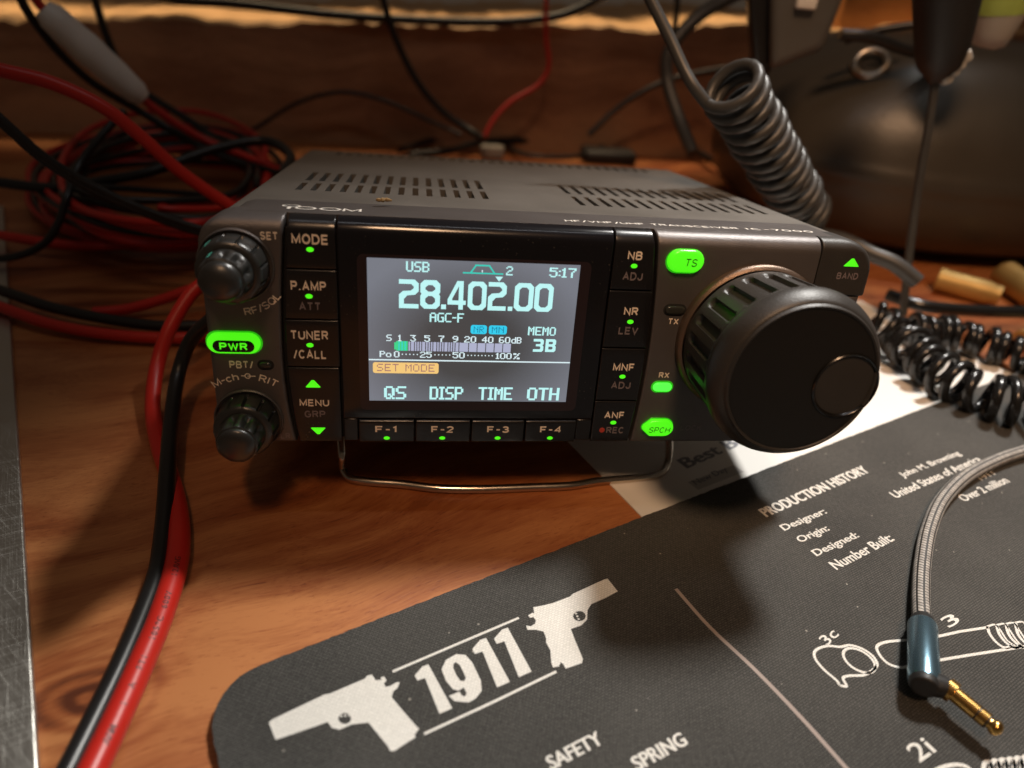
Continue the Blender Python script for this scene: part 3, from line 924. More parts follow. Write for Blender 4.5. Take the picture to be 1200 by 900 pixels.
# left end of the front, knobs live here
mb = MB()
slab(mb, x_left, lambda z: curveL(z), 0.0, ZT, 0.0, 9, rt=4.0, rb=0.8, rl=1.4, rr=0.8, ni=10, nz=24)
yt = -0.06
front_text(mb, 'SET', 16.0, 53.4, yt, 1.9, 3.9, m=1)
arc_text(mb, 'RF/SQL', 8.0, 46.3, 11.2, -60, yt, 1.85, inside=True, gap=0.06)
mb.v[-0:] if False else None
front_text(mb, 'PBT/', 7.2, 21.6, yt, 2.0, 5.6, 1)
arc_text(mb, 'M-ch', 7.9, 4.7, 13.8, 111, yt, 2.0, gap=0.08)
arc_text(mb, 'RIT', 7.9, 4.7, 13.8, 67, yt, 2.0, gap=0.1)
vs, fs = fill2d([ell(8.4, 18.6, .75, .75, 16), ell(8.4, 18.6, .5, .5, 16)]); mb.add([(a, yt, b) for a, b in vs], fs, 1)
flip_front(mb, 6.9, 7.7, 18.5, 18.75, yt, 1); flip_front(mb, 8.4, 10.3, 18.45, 18.7, yt-.01, 1)
front_text(mb, 'CLR', 15.6, 1.9, yt, 1.7, 3.8, 2)
fix = mb.build('front_panel', [M['panel'], M['print'], M['print_dim']], radio, ang=40)
fix['label'] = 'grey left end of the front carrying two knobs'

# arc letters of RF/SQL run the other way round (tops towards the knob)
# right grey section
mb = MB()
slab(mb, lambda z: curveR(z)+0.35, 151.0, 0.0, ZT, 0.0, 9, rt=4.0, rb=0.8, rl=0.6, rr=0.15, ni=10, nz=24)
slab(mb, 151.0, lambda z: 166.0 if z > 4 else 166.0-(4-z)*0.8, 0.0, 43.3, 0.02, 9, rt=0.2, rb=0.8, rl=0.1, rr=3.0, ni=6, nz=12)
front_text(mb, 'TX', 115.0, 35.4, yt, 1.7, 2.8, 1)
front_text(mb, 'RX', 115.0, 20.3, yt, 1.7, 2.9, 1)
front_text(mb, 'LOCK', 125.4, 4.5, yt, 1.7, 6.2, 2, shear=0.12)
rp = mb.build('front_panel', [M['panel'], M['print'], M['print_dim']], radio, ang=40)
rp['label'] = 'grey right end of the front carrying the tuning dial'

# black display window between the key columns
mb = MB()
slab(mb, 31.1, 96.7, 7.0, ZT, 0.0, 6, rt=4.0, rb=0.3, rl=0.25, rr=0.25, ni=8, nz=14)
win = mb.build('display_window', M['gloss'], radio, ang=40)
mb = MB()
oo = round_rect(35.4, 91.8, 9.5, 50.1, 1.6); ii = round_rect(37.6, 89.1, 12.05, 49.35, 0.3)
vs, fs = fill2d([oo, ii]); mb.add([(a, -0.05, b) for a, b in vs], fs)
M['bezel'] = simple('bezel_brown', (0.028, 0.018, 0.022), 0.2)
mb.build('bezel', M['bezel'], win)

# LCD with everything it shows, one mesh
FONT = {
 'A': '01110 10001 10001 11111 10001 10001 10001', 'B': '11110 10001 10001 11110 10001 10001 11110', 'C': '01111 10000 10000 10000 10000 10000 01111',
 'D': '11110 10001 10001 10001 10001 10001 11110', 'E': '11111 10000 10000 11110 10000 10000 11111', 'F': '11111 10000 10000 11110 10000 10000 10000',
 'G': '01111 10000 10000 10011 10001 10001 01111', 'H': '10001 10001 10001 11111 10001 10001 10001', 'I': '111 010 010 010 010 010 111', 'M': '10001 11011 10101 10101 10001 10001 10001',
 'N': '10001 11001 10101 10011 10001 10001 10001', 'O': '01110 10001 10001 10001 10001 10001 01110', 'P': '11110 10001 10001 11110 10000 10000 10000',
 'Q': '01110 10001 10001 10001 10101 10010 01101', 'R': '11110 10001 10001 11110 10100 10010 10001', 'S': '01111 10000 10000 01110 00001 00001 11110',
 'T': '11111 00100 00100 00100 00100 00100 00100', 'U': '10001 10001 10001 10001 10001 10001 01110', 'd': '00001 00001 01111 10001 10001 10001 01111', 'o': '00000 00000 01110 10001 10001 10001 01110',
 '0': '01110 10001 10001 10001 10001 10001 01110', '1': '010 110 010 010 010 010 111', '2': '01110 10001 00001 00110 01000 10000 11111', '3': '11111 00010 00100 00010 00001 10001 01110',
 '4': '00010 00110 01010 10010 11111 00010 00010', '5': '11111 10000 11110 00001 00001 10001 01110', '6': '01110 10000 10000 11110 10001 10001 01110', '7': '11111 00001 00010 00100 00100 00100 00100',
 '8': '01110 10001 10001 01110 10001 10001 01110', '9': '01110 10001 10001 01111 00001 00010 01100', '%': '11001 11010 00010 00100 01000 01011 10011', '-': '000 000 000 111 000 000 000', ':': '0 0 1 0 0 1 0', ' ': '000 000 000 000 000 000 000'}
lm = MB()
flip_front(lm, 37.7, 89.0, 12.15, 49.25, -0.03, 0)
YL = -0.055


def lcd_rect(x0, x1, z0, z1, m, y=YL): flip_front(lm, x0, x1, z0, z1, y, m)


def lcd_text(s, x0, x1, z0, z1, m=1, fat=1.35, y=YL):
    cols = []
    for ch in s:
        cols.append([r_ for r_ in FONT[ch].split()])
    nw = sum(len(c[0]) for c in cols)+len(cols)-1
    pw, ph = (x1-x0)/(nw+fat-1), (z1-z0)/7.0
    x = x0
    for c in cols:
        wd = len(c[0])
        for rI, row in enumerate(c):
            k = 0
            while k < wd:
                if row[k] == '1':
                    e = k
                    while e < wd and row[e] == '1': e += 1
                    zb = z1-(rI+1)*ph
                    lcd_rect(x+k*pw, x+(e+fat-1)*pw, zb-0.002*k, zb+ph*1.0, m, y)
                    k = e
                else: k += 1
        x += (wd+1)*pw


def big(d, x0, x1, z0, z1):
    W_, H_ = x1-x0, z1-z0
    t = W_*0.25; c = W_*0.22
    q = lambda L_: [(x0+a*W_, z0+b*H_) for a, b in L_]
    tx, tz = 0.25, 0.155
    if d == '0':
        lp = [q([(.2, 0), (.8, 0), (1, .13), (1, .87), (.8, 1), (.2, 1), (0, .87), (0, .13)]), q([(.38, tz), (.25, .24), (.25, .76), (.38, 1-tz), (.62, 1-tz), (.75, .76), (.75, .24), (.62, tz)])]
    elif d == '2':
        lp = [q([(0, 0), (1, 0), (1, .155), (.25, .155), (.25, .32), (.42, .45), (.82, .48), (1, .6), (1, .87), (.8, 1), (0, 1), (0, .845), (.62, .845), (.75, .76), (.75, .71), (.6, .62), (.2, .6), (0, .48)])]
    elif d == '8':
        lp = [q([(.2, 0), (.8, 0), (1, .13), (1, .46), (.94, .52), (1, .58), (1, .87), (.8, 1), (.2, 1), (0, .87), (0, .58), (.06, .52), (0, .46), (0, .13)]),
              q([(.4, .15), (.25, .24), (.25, .36), (.4, .45), (.6, .45), (.75, .36), (.75, .24), (.6, .15)]), q([(.4, .6), (.25, .68), (.25, .74), (.4, .83), (.6, .83), (.75, .74), (.75, .68), (.6, .6)])]
    elif d == '4':
        lp = [q([(.6, 0), (.85, 0), (.85, .17), (1, .17), (1, .32), (.85, .32), (.85, 1), (.5, 1), (0, .35), (0, .17), (.6, .17)]), q([(.6, .32), (.25, .32), (.25, .38), (.6, .82)])]
    elif d == '3':
        lp = [q([(0, 1), (.85, 1), (1, .88), (1, .6), (.88, .52), (1, .42), (1, .12), (.85, 0), (0, 0), (0, .2), (.65, .2), (.7, .25), (.7, .38), (.62, .43), (.25, .43), (.25, .6), (.62, .6), (.7, .65), (.7, .76), (.62, .8), (0, .8)])]
    elif d == 'B':
        lp = [q([(0, 0), (.85, 0), (1, .12), (1, .42), (.9, .52), (1, .62), (1, .88), (.85, 1), (0, 1)]), q([(.3, .2), (.3, .42), (.62, .42), (.7, .37), (.7, .25), (.62, .2)]), q([(.3, .61), (.3, .8), (.62, .8), (.7, .76), (.7, .66), (.62, .61)])]
    vs, fs = fill2d(lp); lm.add([(a, YL, b) for a, b in vs], fs, 1)


lcd_text('USB', 46.8, 52.3, 46.2, 48.7)
lcd_text('2', 70.75, 72.4, 46.1, 48.35, fat=1.2)
lcd_text('5:17', 81.4, 88.1, 46.0, 48.4)
for d_, a_, b_ in (('2', 45.15, 49.85), ('8', 50.25, 55.0), ('4', 56.85, 61.3), ('0', 61.75, 66.3), ('2', 66.7, 71.2), ('0', 73.2, 77.95), ('0', 78.25, 82.9)):
    big(d_, a_, b_, 37.1, 44.3)
lcd_rect(55.3, 56.5, 37.1, 38.3, 1); lcd_rect(71.75, 72.9, 37.1, 38.2, 1)
lcd_text('AGC-F', 52.6, 61.0, 33.75, 36.15)
lm.add([(68.2, YL, 45.7), (69.17, YL, 44.45), (70.1, YL, 45.7)], [(0, 1, 2)], 1)
lcd_rect(60.3, 70.1, 46.2, 46.55, 3)
for (a, b), (c, d_) in (((62.2, 46.5), (63.4, 48.3)), ((66.6, 48.3), (67.9, 46.5))):
    lm.add([(a-.2, YL, b), (a+.25, YL, b), (c+.25, YL, d_), (c-.2, YL, d_)], [(0, 1, 2, 3)], 3)
lcd_rect(63.2, 66.8, 48.1, 48.5, 3); lcd_rect(64.85, 65.1, 46.6, 47.2, 2)
for s_, a, b in (('NR', 62.8, 66.85), ('MN', 67.35, 71.9)):
    vs, fs = fill2d([round_rect(a, b, 30.85, 33.2, 0.6)]); lm.add([(p_, YL, q_) for p_, q_ in vs], fs, 4)
    lcd_text(s_, a+.75, b-.75, 31.2, 32.85, 5, 0.8, y=-0.075)
for s_, a, b in (('S', 42.05, 43.4), ('1', 44.95, 45.75), ('3', 47.9, 49.3), ('5', 51.35, 52.8), ('7', 54.85, 56.3), ('9', 58.35, 59.8), ('20', 61.3, 64.3), ('40', 65.75, 68.65), ('60', 70.05, 72.95), ('dB', 73.2, 75.8)):
    lcd_text(s_, a, b, 28.5, 30.2, 2, 1.4)
for s_, a, b in (('Po', 40.4, 43.3), ('0', 43.9, 45.3), ('25', 50.35, 53.3), ('50', 58.5, 61.6), ('100', 69.5, 73.6), ('%', 74.0, 75.7)):
    lcd_text(s_, a, b, 24.2, 25.85, 2, 1.4)
for a, b, n in ((46.0, 49.7, 5), (54.1, 57.8, 5), (62.4, 68.6, 8)):
    for k in range(n):
        x_ = a+(b-a)*k/(n-1); lcd_rect(x_-.15, x_+.15, 24.9, 25.2, 2)
lcd_rect(44.0, 44.5, 26.3, 28.2, 7); lcd_rect(44.5, 47.3, 26.0, 28.55, 7)
x_ = 47.5
k = 0
while x_ < 60.2:
    wd = 0.75 if k % 4 == 1 else 0.38
    lcd_rect(x_, x_+wd, 26.0, 28.45, 6); x_ += wd+0.22; k += 1
for k in range(6):
    a = 60.4+k*2.17; lcd_rect(a, min(a+1.95, 73.2), 26.0+(0.0), 28.4, 6)
for k in range(3): lcd_rect(45.1+k*.75, 45.25+k*.75, 26.05, 28.5, 4, y=-0.07)
lcd_text('MEMO', 77.3, 84.45, 30.8, 33.1)
big('3', 78.95, 81.6, 26.35, 29.85); big('B', 82.1, 84.8, 26.35, 29.85)
lcd_rect(37.75, 88.95, 23.3, 23.65, 2)
vs, fs = fill2d([round_rect(38.7, 55.1, 19.85, 22.8, 0.6)]); lm.add([(p_, YL, q_) for p_, q_ in vs], fs, 8)
lcd_text('SET MODE', 39.7, 54.1, 20.4, 22.4, 9, 0.75, y=-0.075)
for s_, a, b in (('QS', 41.4, 47.0), ('DISP', 52.95, 61.6), ('TIME', 65.55, 74.5), ('OTH', 78.4, 87.0)):
    lcd_text(s_, a, b, 12.6, 16.25, 1, 1.5)
lm.build('lcd_screen', [M['lcd'], M['lcd_text'], M['lcd_white'], M['lcd_teal'], M['lcd_cyan'], M['lcd_cyan_ink'], M['lcd_bar'], M['lcd_green'], M['lcd_amber'], M['lcd_brown']], win)


def light(parent, x, z, w_=1.7, h_=1.15, y=-0.12, mat='green'):
    mb = MB(); prism(mb, ell(x, z, w_/2, h_/2, 18), 0.4, y, 0, 0.12, 2)
    return mb.build('indicator_light', M[mat], parent)


def tri(parent, x, z, w_, h_, up, y=-0.12):
    mb = MB(); s_ = 1 if up else -1
    pts = [(x-w_/2, z-s_*h_/2), (x-w_/2+.25, z-s_*h_/2-.1*s_), (x+w_/2-.25, z-s_*h_/2-.1*s_), (x+w_/2, z-s_*h_/2), (x+.3, z+s_*h_/2), (x-.3, z+s_*h_/2)]
    if not up: pts = pts[::-1]
    prism(mb, pts, 0.4, y, 0, 0.1, 2)
    return mb.build('indicator_light', M['green'], parent)


def key(xl, xr, z0, z1, texts, rt=0.35, y0=0.0, label=None):
    mb = MB()
    slab(mb, xl, xr, z0, z1, y0, 6, rt=rt, rb=0.3, rl=0.35, rr=0.3, ni=6, nz=8)
    for s_, x, z, h, wd, mi in texts: front_text(mb, s_, x, z, y0-0.05, h, wd, mi)
    return mb, mb.build('button', [M['button'], M['print'], M['print_dim'], M['print_red']], radio, ang=40)


kl = lambda z: curveL(z)+0.9
_, b = key(kl, 30.7, 46.1, ZT, [('MODE', 25.0, 53.0, 2.4, 8.2, 1)], rt=4.0); light(b, 24.9, 50.6)
_, b = key(kl, 30.7, 33.7, 45.8, [('P.AMP', 24.1, 41.9, 2.4, 8.1, 1), ('ATT', 24.2, 36.9, 2.1, 5.0, 2)]); light(b, 24.1, 39.4)
_, b = key(kl, 30.7, 21.3, 33.4, [('TUNER', 23.7, 29.6, 2.4, 8.9, 1), ('/CALL', 23.6, 24.6, 2.4, 7.9, 1)]); light(b, 23.7, 27.0)
_, b = key(kl, 30.5, 0.2, 21.0, [('MENU', 24.0, 11.4, 2.0, 7.3, 1), ('GRP', 24.0, 8.2, 2.0, 5.2, 2)]); tri(b, 23.9, 16.7, 3.7, 1.9, True); tri(b, 24.6, 3.3, 3.7, 1.8, False)
kr = lambda z: curveR(z)-0.55
_, b = key(97.1, kr, 43.4, ZT, [('NB', 102.4, 52.1, 2.2, 3.7, 1), ('ADJ', 102.5, 46.9, 2.1, 5.1, 2)], rt=4.0); light(b, 102.5, 49.5)
_, b = key(97.1, kr, 27.9, 43.1, [('NR', 103.4, 37.8, 2.2, 3.7, 1), ('LEV', 103.4, 32.6, 2.1, 5.2, 2)]); light(b, 103.6, 35.0)
_, b = key(97.1, kr, 12.7, 27.6, [('MNF', 103.6, 22.4, 2.2, 5.8, 1), ('ADJ', 103.5, 17.2, 2.1, 5.3, 2)]); light(b, 103.6, 19.7)
mbk, b = key(97.1, kr, 0.2, 12.4, [('ANF', 102.9, 8.3, 2.1, 5.6, 1), ('REC', 103.7, 3.7, 2.0, 5.0, 2)]); light(b, 102.9, 6.0)
mb = MB(); prism(mb, ell(100.0, 3.7, .75, .75, 16), 0.4, -0.06, 0, 0.02, 1); mb.build('record_mark', M['print_red'], b)
for s_, x0, x1, xc in (('F-1', 34.9, 49.1, 42.0), ('F-2', 49.5, 63.8, 56.5), ('F-3', 64.2, 78.3, 71.3), ('F-4', 78.7, 92.4, 85.6)):
    _, b = key(x0, x1, 0.3, 6.7, [(s_, xc, 4.1, 2.0, 5.9, 1)], rt=0.8, y0=-0.5); light(b, xc, 1.5, 1.6, 1.0, y=-0.62)
for x0, x1 in ((31.1, 34.7), (92.6, 96.8)):
    mb = MB(); mb.box(x0, x1, 0.1, 6, 0.4, 6.85); mb.build('filler_strip', M['button'], radio, bevel=0.3)


def stadium(cx, cz, w_, h_, n=10, point=False):
    r_ = h_/2; out = []
    for k in range(n+1):
        a = math.radians(-90+180*k/n); out.append((cx+w_/2-r_+r_*math.cos(a), cz+r_*math.sin(a)))
    if point:
        out += [(cx-w_/2+r_*.9, cz+r_), (cx-w_/2+.25, cz+r_*.28), (cx-w_/2, cz), (cx-w_/2+.25, cz-r_*.28), (cx-w_/2+r_*.9, cz-r_)]
    else:
        for k in range(n+1):
            a = math.radians(90+180*k/n); out.append((cx-w_/2+r_+r_*math.cos(a), cz+r_*math.sin(a)))
    return out


# power button: lit rim round a dark pill
mb = MB()
prism(mb, stadium(6.1, 27.4, 13.2, 5.9), 0.4, -0.1, 1, 0.2)
prism(mb, stadium(6.1, 27.4, 12.2, 5.1), 0.4, -1.5, 0, 0.7)
prism(mb, stadium(6.2, 26.9, 9.6, 3.0), -0.8, -1.54, 2, 0.05)
front_text(mb, 'PWR', 6.2, 26.9, -1.6, 1.9, 6.4, 0)
mb.build('button', [M['green'], M['green_dim'], M['button']], radio)['label'] = 'green lit power button'
mb = MB()
prism(mb, stadium(115.3, 51.2, 10.0, 6.3), 0.4, -0.1, 1, 0.2)
prism(mb, stadium(115.3, 51.4, 9.3, 5.7), 0.4, -1.6, 0, 0.9)
front_text(mb, 'TS', 116.4, 51.2, -1.66, 2.0, 3.1, 3, 0.01, shear=0.15)
mb.build('button', [M['green'], M['green_dim'], M['button'], M['green_text']], radio)['label'] = 'green lit tuning step button'
mb = MB()
prism(mb, stadium(115.5, 4.8, 9.3, 5.6, point=True), 0.4, -0.1, 1, 0.2)
prism(mb, stadium(115.5, 4.8, 8.7, 5.0, point=True), 0.4, -1.4, 0, 0.8)
front_text(mb, 'SPCH', 115.8, 4.5, -1.46, 1.7, 6.0, 3, 0.01, shear=0.15)
mb.build('button', [M['green'], M['green_dim'], M['button'], M['green_text']], radio)['label'] = 'green lit speech button with a pointed left end'
for nm, x, z, w_, h_, mt in (('indicator_light', 114.9, 38.5, 5.2, 2.2, 'dark_lens'), ('indicator_light', 115.0, 16.9, 5.2, 2.5, 'green_rx'), ('indicator_light', 12.9, 21.6, 3.0, 1.7, 'dark_lens')):
    mb = MB(); prism(mb, stadium(x, z, w_+1.0, h_+1.0), 0.4, -0.05, 1, 0.05); prism(mb, stadium(x, z, w_, h_), 0.4, -0.7, 0, 0.5)
    mb.build(nm, [M[mt], M['green_dim'] if mt == 'green_rx' else M['slot']], radio)
# band key at the top right corner
mb = MB()
def x_right(z):
    rc = 9.0
    return 167.0 if z < ZT-rc else 167.0-rc+math.sqrt(max(0, rc*rc-(z-(ZT-rc))**2))
slab(mb, 151.35, x_right, 43.6, ZT, 0.1, 11, rt=3.0, rb=0.4, rl=0.4, rr=2.5, ni=8, nz=14)
front_text(mb, 'BAND', 159.9, 48.9, 0.04, 1.8, 6.0, 1)
b = mb.build('button', [M['knob'], M['print_dim']], radio, ang=45); tri(b, 160.2, 52.5, 4.2, 2.0, True, y=-0.05)


# twin knobs
def flute(n, depth, ya, yb, sharp=3, ph=0.0):
    def f(a, y):
        if not (yb <= y <= ya): return 0
        t = (y-yb)/(ya-yb); e = min(1, 5*t, 5*(1-t))
        c = 0.5+0.5*math.cos(n*(a-ph)); return -depth*(c**sharp)*e
    return f


def knob(cx, cz, rs=1.0, tip=15.5, ph=0.0, marks=True):
    mb = MB(); mb.lathe((cx, cz), [(8.6*rs, 0.4), (8.6*rs, -0.5), (8.3*rs, -0.8), (8.0*rs, -0.6), (7.8*rs, 0.2)], 64); bz = mb.build('knob', M['panel'], radio)
    mb = MB()
    R = 7.5*rs
    def groove(a, y):
        c = math.cos(12*(a-ph)); return -0.85*max(0, (c-0.84)/0.16)**0.5*(1 if -6.6 < y < -1.2 else 0)
    mb.lathe((cx, cz), [(R, 0.3), (R, -1.1), (R, -1.5), (R, -3), (R-.1, -5), (R-.25, -6.4), (R-.5, -6.9), (R-1.1, -7.3), (R-1.9, -7.4), (R-2.2, -7.0)], 192, 0, groove)
    if marks:
        a = math.radians(128); 
        for rr, y0_, y1_, wd in ((R+.04, -2.0, -6.2, .55),):
            tx_, tz_ = -math.sin(a), math.cos(a)
            mb.add([(cx+rr*math.cos(a)+tx_*wd, y0_, cz+rr*math.sin(a)+tz_*wd), (cx+rr*math.cos(a)-tx_*wd, y0_, cz+rr*math.sin(a)-tz_*wd),
                    (cx+(rr-.2)*math.cos(a)-tx_*wd, y1_, cz+(rr-.2)*math.sin(a)-tz_*wd), (cx+(rr-.2)*math.cos(a)+tx_*wd, y1_, cz+(rr-.2)*math.sin(a)+tz_*wd)], [(0, 1, 2, 3)], 1)
    mb.build('outer_ring', [M['knob_gloss'], M['cyan']], bz, ang=30)
    mb = MB()
    r1 = 5.5*rs
    prof = [(r1, -6.6), (r1, -7.8), (r1-.05, -8.4), (r1-.1, -9.0), (r1-.15, -9.8), (r1-.2, -10.6), (r1-.3, -11.3), (r1-.35, -12.0), (r1-.4, -12.6), (r1-.6, -13.1), (r1-1.05, -13.3), (r1-1.0, -13.5)]
    rt_ = r1-1.15
    for k in range(1, 7):
        t = math.radians(90*k/6.5); prof.append((rt_*math.cos(t)+.15, -13.5-(tip-13.5)*math.sin(t)))
    mb.lathe((cx, cz), prof, 144, 0, flute(9, 1.15, -8.0, -13.2, 1.5, ph))
    if marks:
        a = math.radians(122); tx_, tz_ = -math.sin(a), math.cos(a); wd = .4; rr = r1+.06
        mb.add([(cx+rr*math.cos(a)+tx_*wd, -7.0, cz+rr*math.sin(a)+tz_*wd), (cx+rr*math.cos(a)-tx_*wd, -7.0, cz+rr*math.sin(a)-tz_*wd),
                (cx+(rr-.2)*math.cos(a)-tx_*wd, -11, cz+(rr-.2)*math.sin(a)-tz_*wd), (cx+(rr-.2)*math.cos(a)+tx_*wd, -11, cz+(rr-.2)*math.sin(a)+tz_*wd)], [(0, 1, 2, 3)], 1)
    mb.build('inner_knob', [M['knob_gloss'], M['cyan']], bz, ang=40)
    return bz


knob(8.2, 46.3, 1.0, 16.0, 0.2)
knob(7.8, 6.6, 0.98, 15.0, 0.45, marks=False)

# tuning dial
DX, DZ = 136.8, 31.0
mb = MB(); mb.lathe((DX, DZ), [(20.3, 0.5), (20.3, -1.2), (19.9, -1.8), (19.2, -2.2), (18.9, -2.0), (18.4, 0.3)], 96); dial = mb.build('tuning_dial', M['ring'], radio)
mb = MB()
NS = 24
def slotdisp(a, y):
    t = (a*NS/(2*math.pi)) % 1.0; dx = abs(t-.5)/0.26
    dy = abs(y+12.8)/7.0
    q_ = (dx**4+dy**6)
    return -1.1*max(0.0, min(1.0, (1.15-q_)/0.35)) if q_ < 1.15 else 0.0
prof = [(18.2, -2.4), (18.6, -2.6), (19.1, -3.2)]+[(19.2+0.035*k, -3.4-0.6*k) for k in range(29)]+[(20.0, -20.7), (20.1, -21.0), (20.6, -21.3), (20.85, -22.0), (20.85, -23.2), (20.55, -24.4), (20.0, -25.6), (19.3, -26.7), (18.75, -27.3), (18.45, -27.4), (18.3, -27.8), (18.05, -28.15), (17.75, -28.15), (17.5, -27.9), (17.4, -27.6)]
mb.lathe((DX, DZ), prof, 24*14, 0, slotdisp)
mb.build('grip', M['knob'], dial, ang=50)
fx, fz, fr = 147.7, 30.0, 7.8
mb = MB()
nr_, na_ = 60, 160
vs = [(DX, -27.75, DZ)]; fs = []
for i in range(1, nr_+1):
    rr = 17.42*i/nr_
    for j in range(na_):
        a = 2*math.pi*j/na_; x = DX+rr*math.cos(a); z = DZ+rr*math.sin(a)
        dd = math.hypot(x-fx, z-fz); y = -27.75
        if dd < fr-0.1: y = -27.75+6.2
        vs.append((x, y, z))
for j in range(na_): fs.append((0, 1+(j+1) % na_, 1+j))
for i in range(nr_-1):
    for j in range(na_):
        a0 = 1+i*na_; b0 = a0+na_; k = (j+1) % na_
        fs.append((a0+j, a0+k, b0+k, b0+j))
mb.add(vs, fs); mb.build('dial_face', M['dial_face'], dial, ang=60)
mb = MB()
prof = [(fr-.5, -27.4), (fr+.35, -27.7), (fr+.35, -28.0), (fr+.05, -28.25), (fr-.3, -28.1)]+[(fr-.35-(fr-.4)*t, -28.0+5.6*(1-(1-t)**2)) for t in np.linspace(0, 1, 18)]
mb.lathe((fx, fz), prof, 72); mb.build('finger_dimple', M['dimple'], dial, ang=50)

# wire stand and rear feet
px = [(399, 513, 'y'), (400.5, 535, 'y2'), (402, 550, 1.8), (409, 560, 1.4), (430, 564, 1.4), (470, 567, 1.4), (512, 572, 1.4), (560, 573, 1.4), (620, 571, 1.4), (668, 569, 1.4), (700, 564, 1.4), (745, 560, 1.4), (772, 556, 1.4), (781, 546, 1.8), (784, 532, 'y2r'), (784, 510, 'yr')]
wp = []
for u, v, k in px:
    if k == 'y': p = P(u, v, y=21)
    elif k == 'y2': p = P(u, v, y=17)
    elif k == 'yr': p = P(u, v, y=24)
    elif k == 'y2r': p = P(u, v, y=20)
    else: p = P(u, v, z=k)
    wp.append(to_local(p))
mb = MB(); mb.tube(spline(wp, 6), 1.25, 12); mb.build('wire_stand', M['wire_metal'], radio, ang=60)
for x in (20, 147):
    mb = MB(); c_, s_ = to_local((x, 145, 0)), None
    mb.tube([to_local((x, 143, 0)), to_local((x, 143, 6.5))], 5, 20); mb.build('rear_foot', M['plastic'], radio)

# crumb lying on the lid
mb = MB()
cq = [P(441, 234, z=80.7), P(446, 234.5, z=80.8), P(452, 234, z=80.8), P(459, 235, z=80.7)]
mb.tube(spline(cq, 4), [0.25+0.3*abs(math.sin(i*2.3))*math.sin(math.pi*(i+.5)/13)+0.12*random.random() for i in range(13)], 7)
tag(mb.build('crumb', simple('crumb_tan', (0.3, 0.2, 0.09), 0.9)), 'tiny tan crumb lying on the radio lid in front of its left vents', 'crumb')

# ------------------------------------------------------------------ cables
def cable(name, pts, r, mat, label, cat='cable', group=None, parent=None, n=10, k=8):
    mb = MB(); mb.tube(spline(pts, k), r, n)
    o = mb.build(name, M[mat], parent, ang=60)
    if parent is None: tag(o, label, cat, group)
    return o


def path(L_, y=None, z=None):
    return [P(*q[:2], **({'y': q[2]} if y is True else {'z': q[2]} if z is True else {'y': y} if y is not None else {'z': z})) for q in L_]


# thick pair in the left foreground
pr = path([(262, 322, 34), (228, 340, 30), (199, 385, 20), (184, 430, 10), (179, 478, 4), (186, 520, 2.8), (200, 562, 2.8), (209, 605, 2.8), (208, 655, 2.8), (190, 718, 2.8), (168, 772, 2.8), (138, 840, 2.8), (104, 912, 2.8), (80, 960, 2.8)], z=True)
mbr = MB(); sp = spline(pr, 10); mbr.tube(sp, [2.35+0.4*min(1, max(0, (i-40)/40)) for i in range(len(sp))], 16)
# printing along the red wire
cum = np.cumsum([0]+[np.linalg.norm(sp[i+1]-sp[i]) for i in range(len(sp)-1)])


def along(s_):
    i = int(np.clip(np.searchsorted(cum, s_)-1, 0, len(sp)-2)); t = (s_-cum[i])/(cum[i+1]-cum[i]); return sp[i]+(sp[i+1]-sp[i])*t, (sp[i+1]-sp[i])/np.linalg.norm(sp[i+1]-sp[i])


def s_at(v):
    return min(range(len(sp)), key=lambda i: abs(px_of(sp[i])[1]-v) if px_of(sp[i])[1] > 500 else 1e9)


for word, v_mid in (('12AWG', 675), ('600V', 710), ('105°C', 745), ('FT1', 783), ('A', 813), ('I', 835), ('AWM', 868)):
    smid = cum[s_at(v_mid)]
    h_ = 1.35; adv = 1.25
    for k, ch in enumerate(word):
        s_ = smid-(k-(len(word)-1)/2)*adv      # words read from the near end towards the radio
        p, t = along(s_)
        t = -t
        out_ = (CAM-p); out_ = out_-t*(out_@t); out_ /= np.linalg.norm(out_)
        side = np.cross(out_, t)
        vs, fs = text2d(ch, h_*(0.5 if ch == '°' else 1), None, 0.01)
        q_ = []
        for a, b_, _e in vs:
            b_ = b_+(0.35 if ch == '°' else 0)
            ang_ = b_/2.8
            q_.append(p+t*a+2.8*(out_*math.cos(ang_)+side*math.sin(ang_)))
        mbr.add(q_, fs, 1)
o = mbr.build('power_cable', [M['red'], M['wire_ink']], ang=60)
tag(o, 'thick red power cable with printed lettering running down the left foreground', 'cable')
cable('power_cable', path([(250, 372, 34), (224, 398, 24), (209, 438, 14), (201, 490, 8.5), (197, 540, 7.2), (194, 590, 4.5), (190, 635, 2.4), (183, 676, 2.4), (166, 722, 2.4), (142, 778, 2.4), (112, 840, 2.4), (78, 908, 2.4), (50, 965, 2.4)], z=True), 2.25, 'black',
      'thick black power cable beside the lettered red one in the left foreground', n=14)
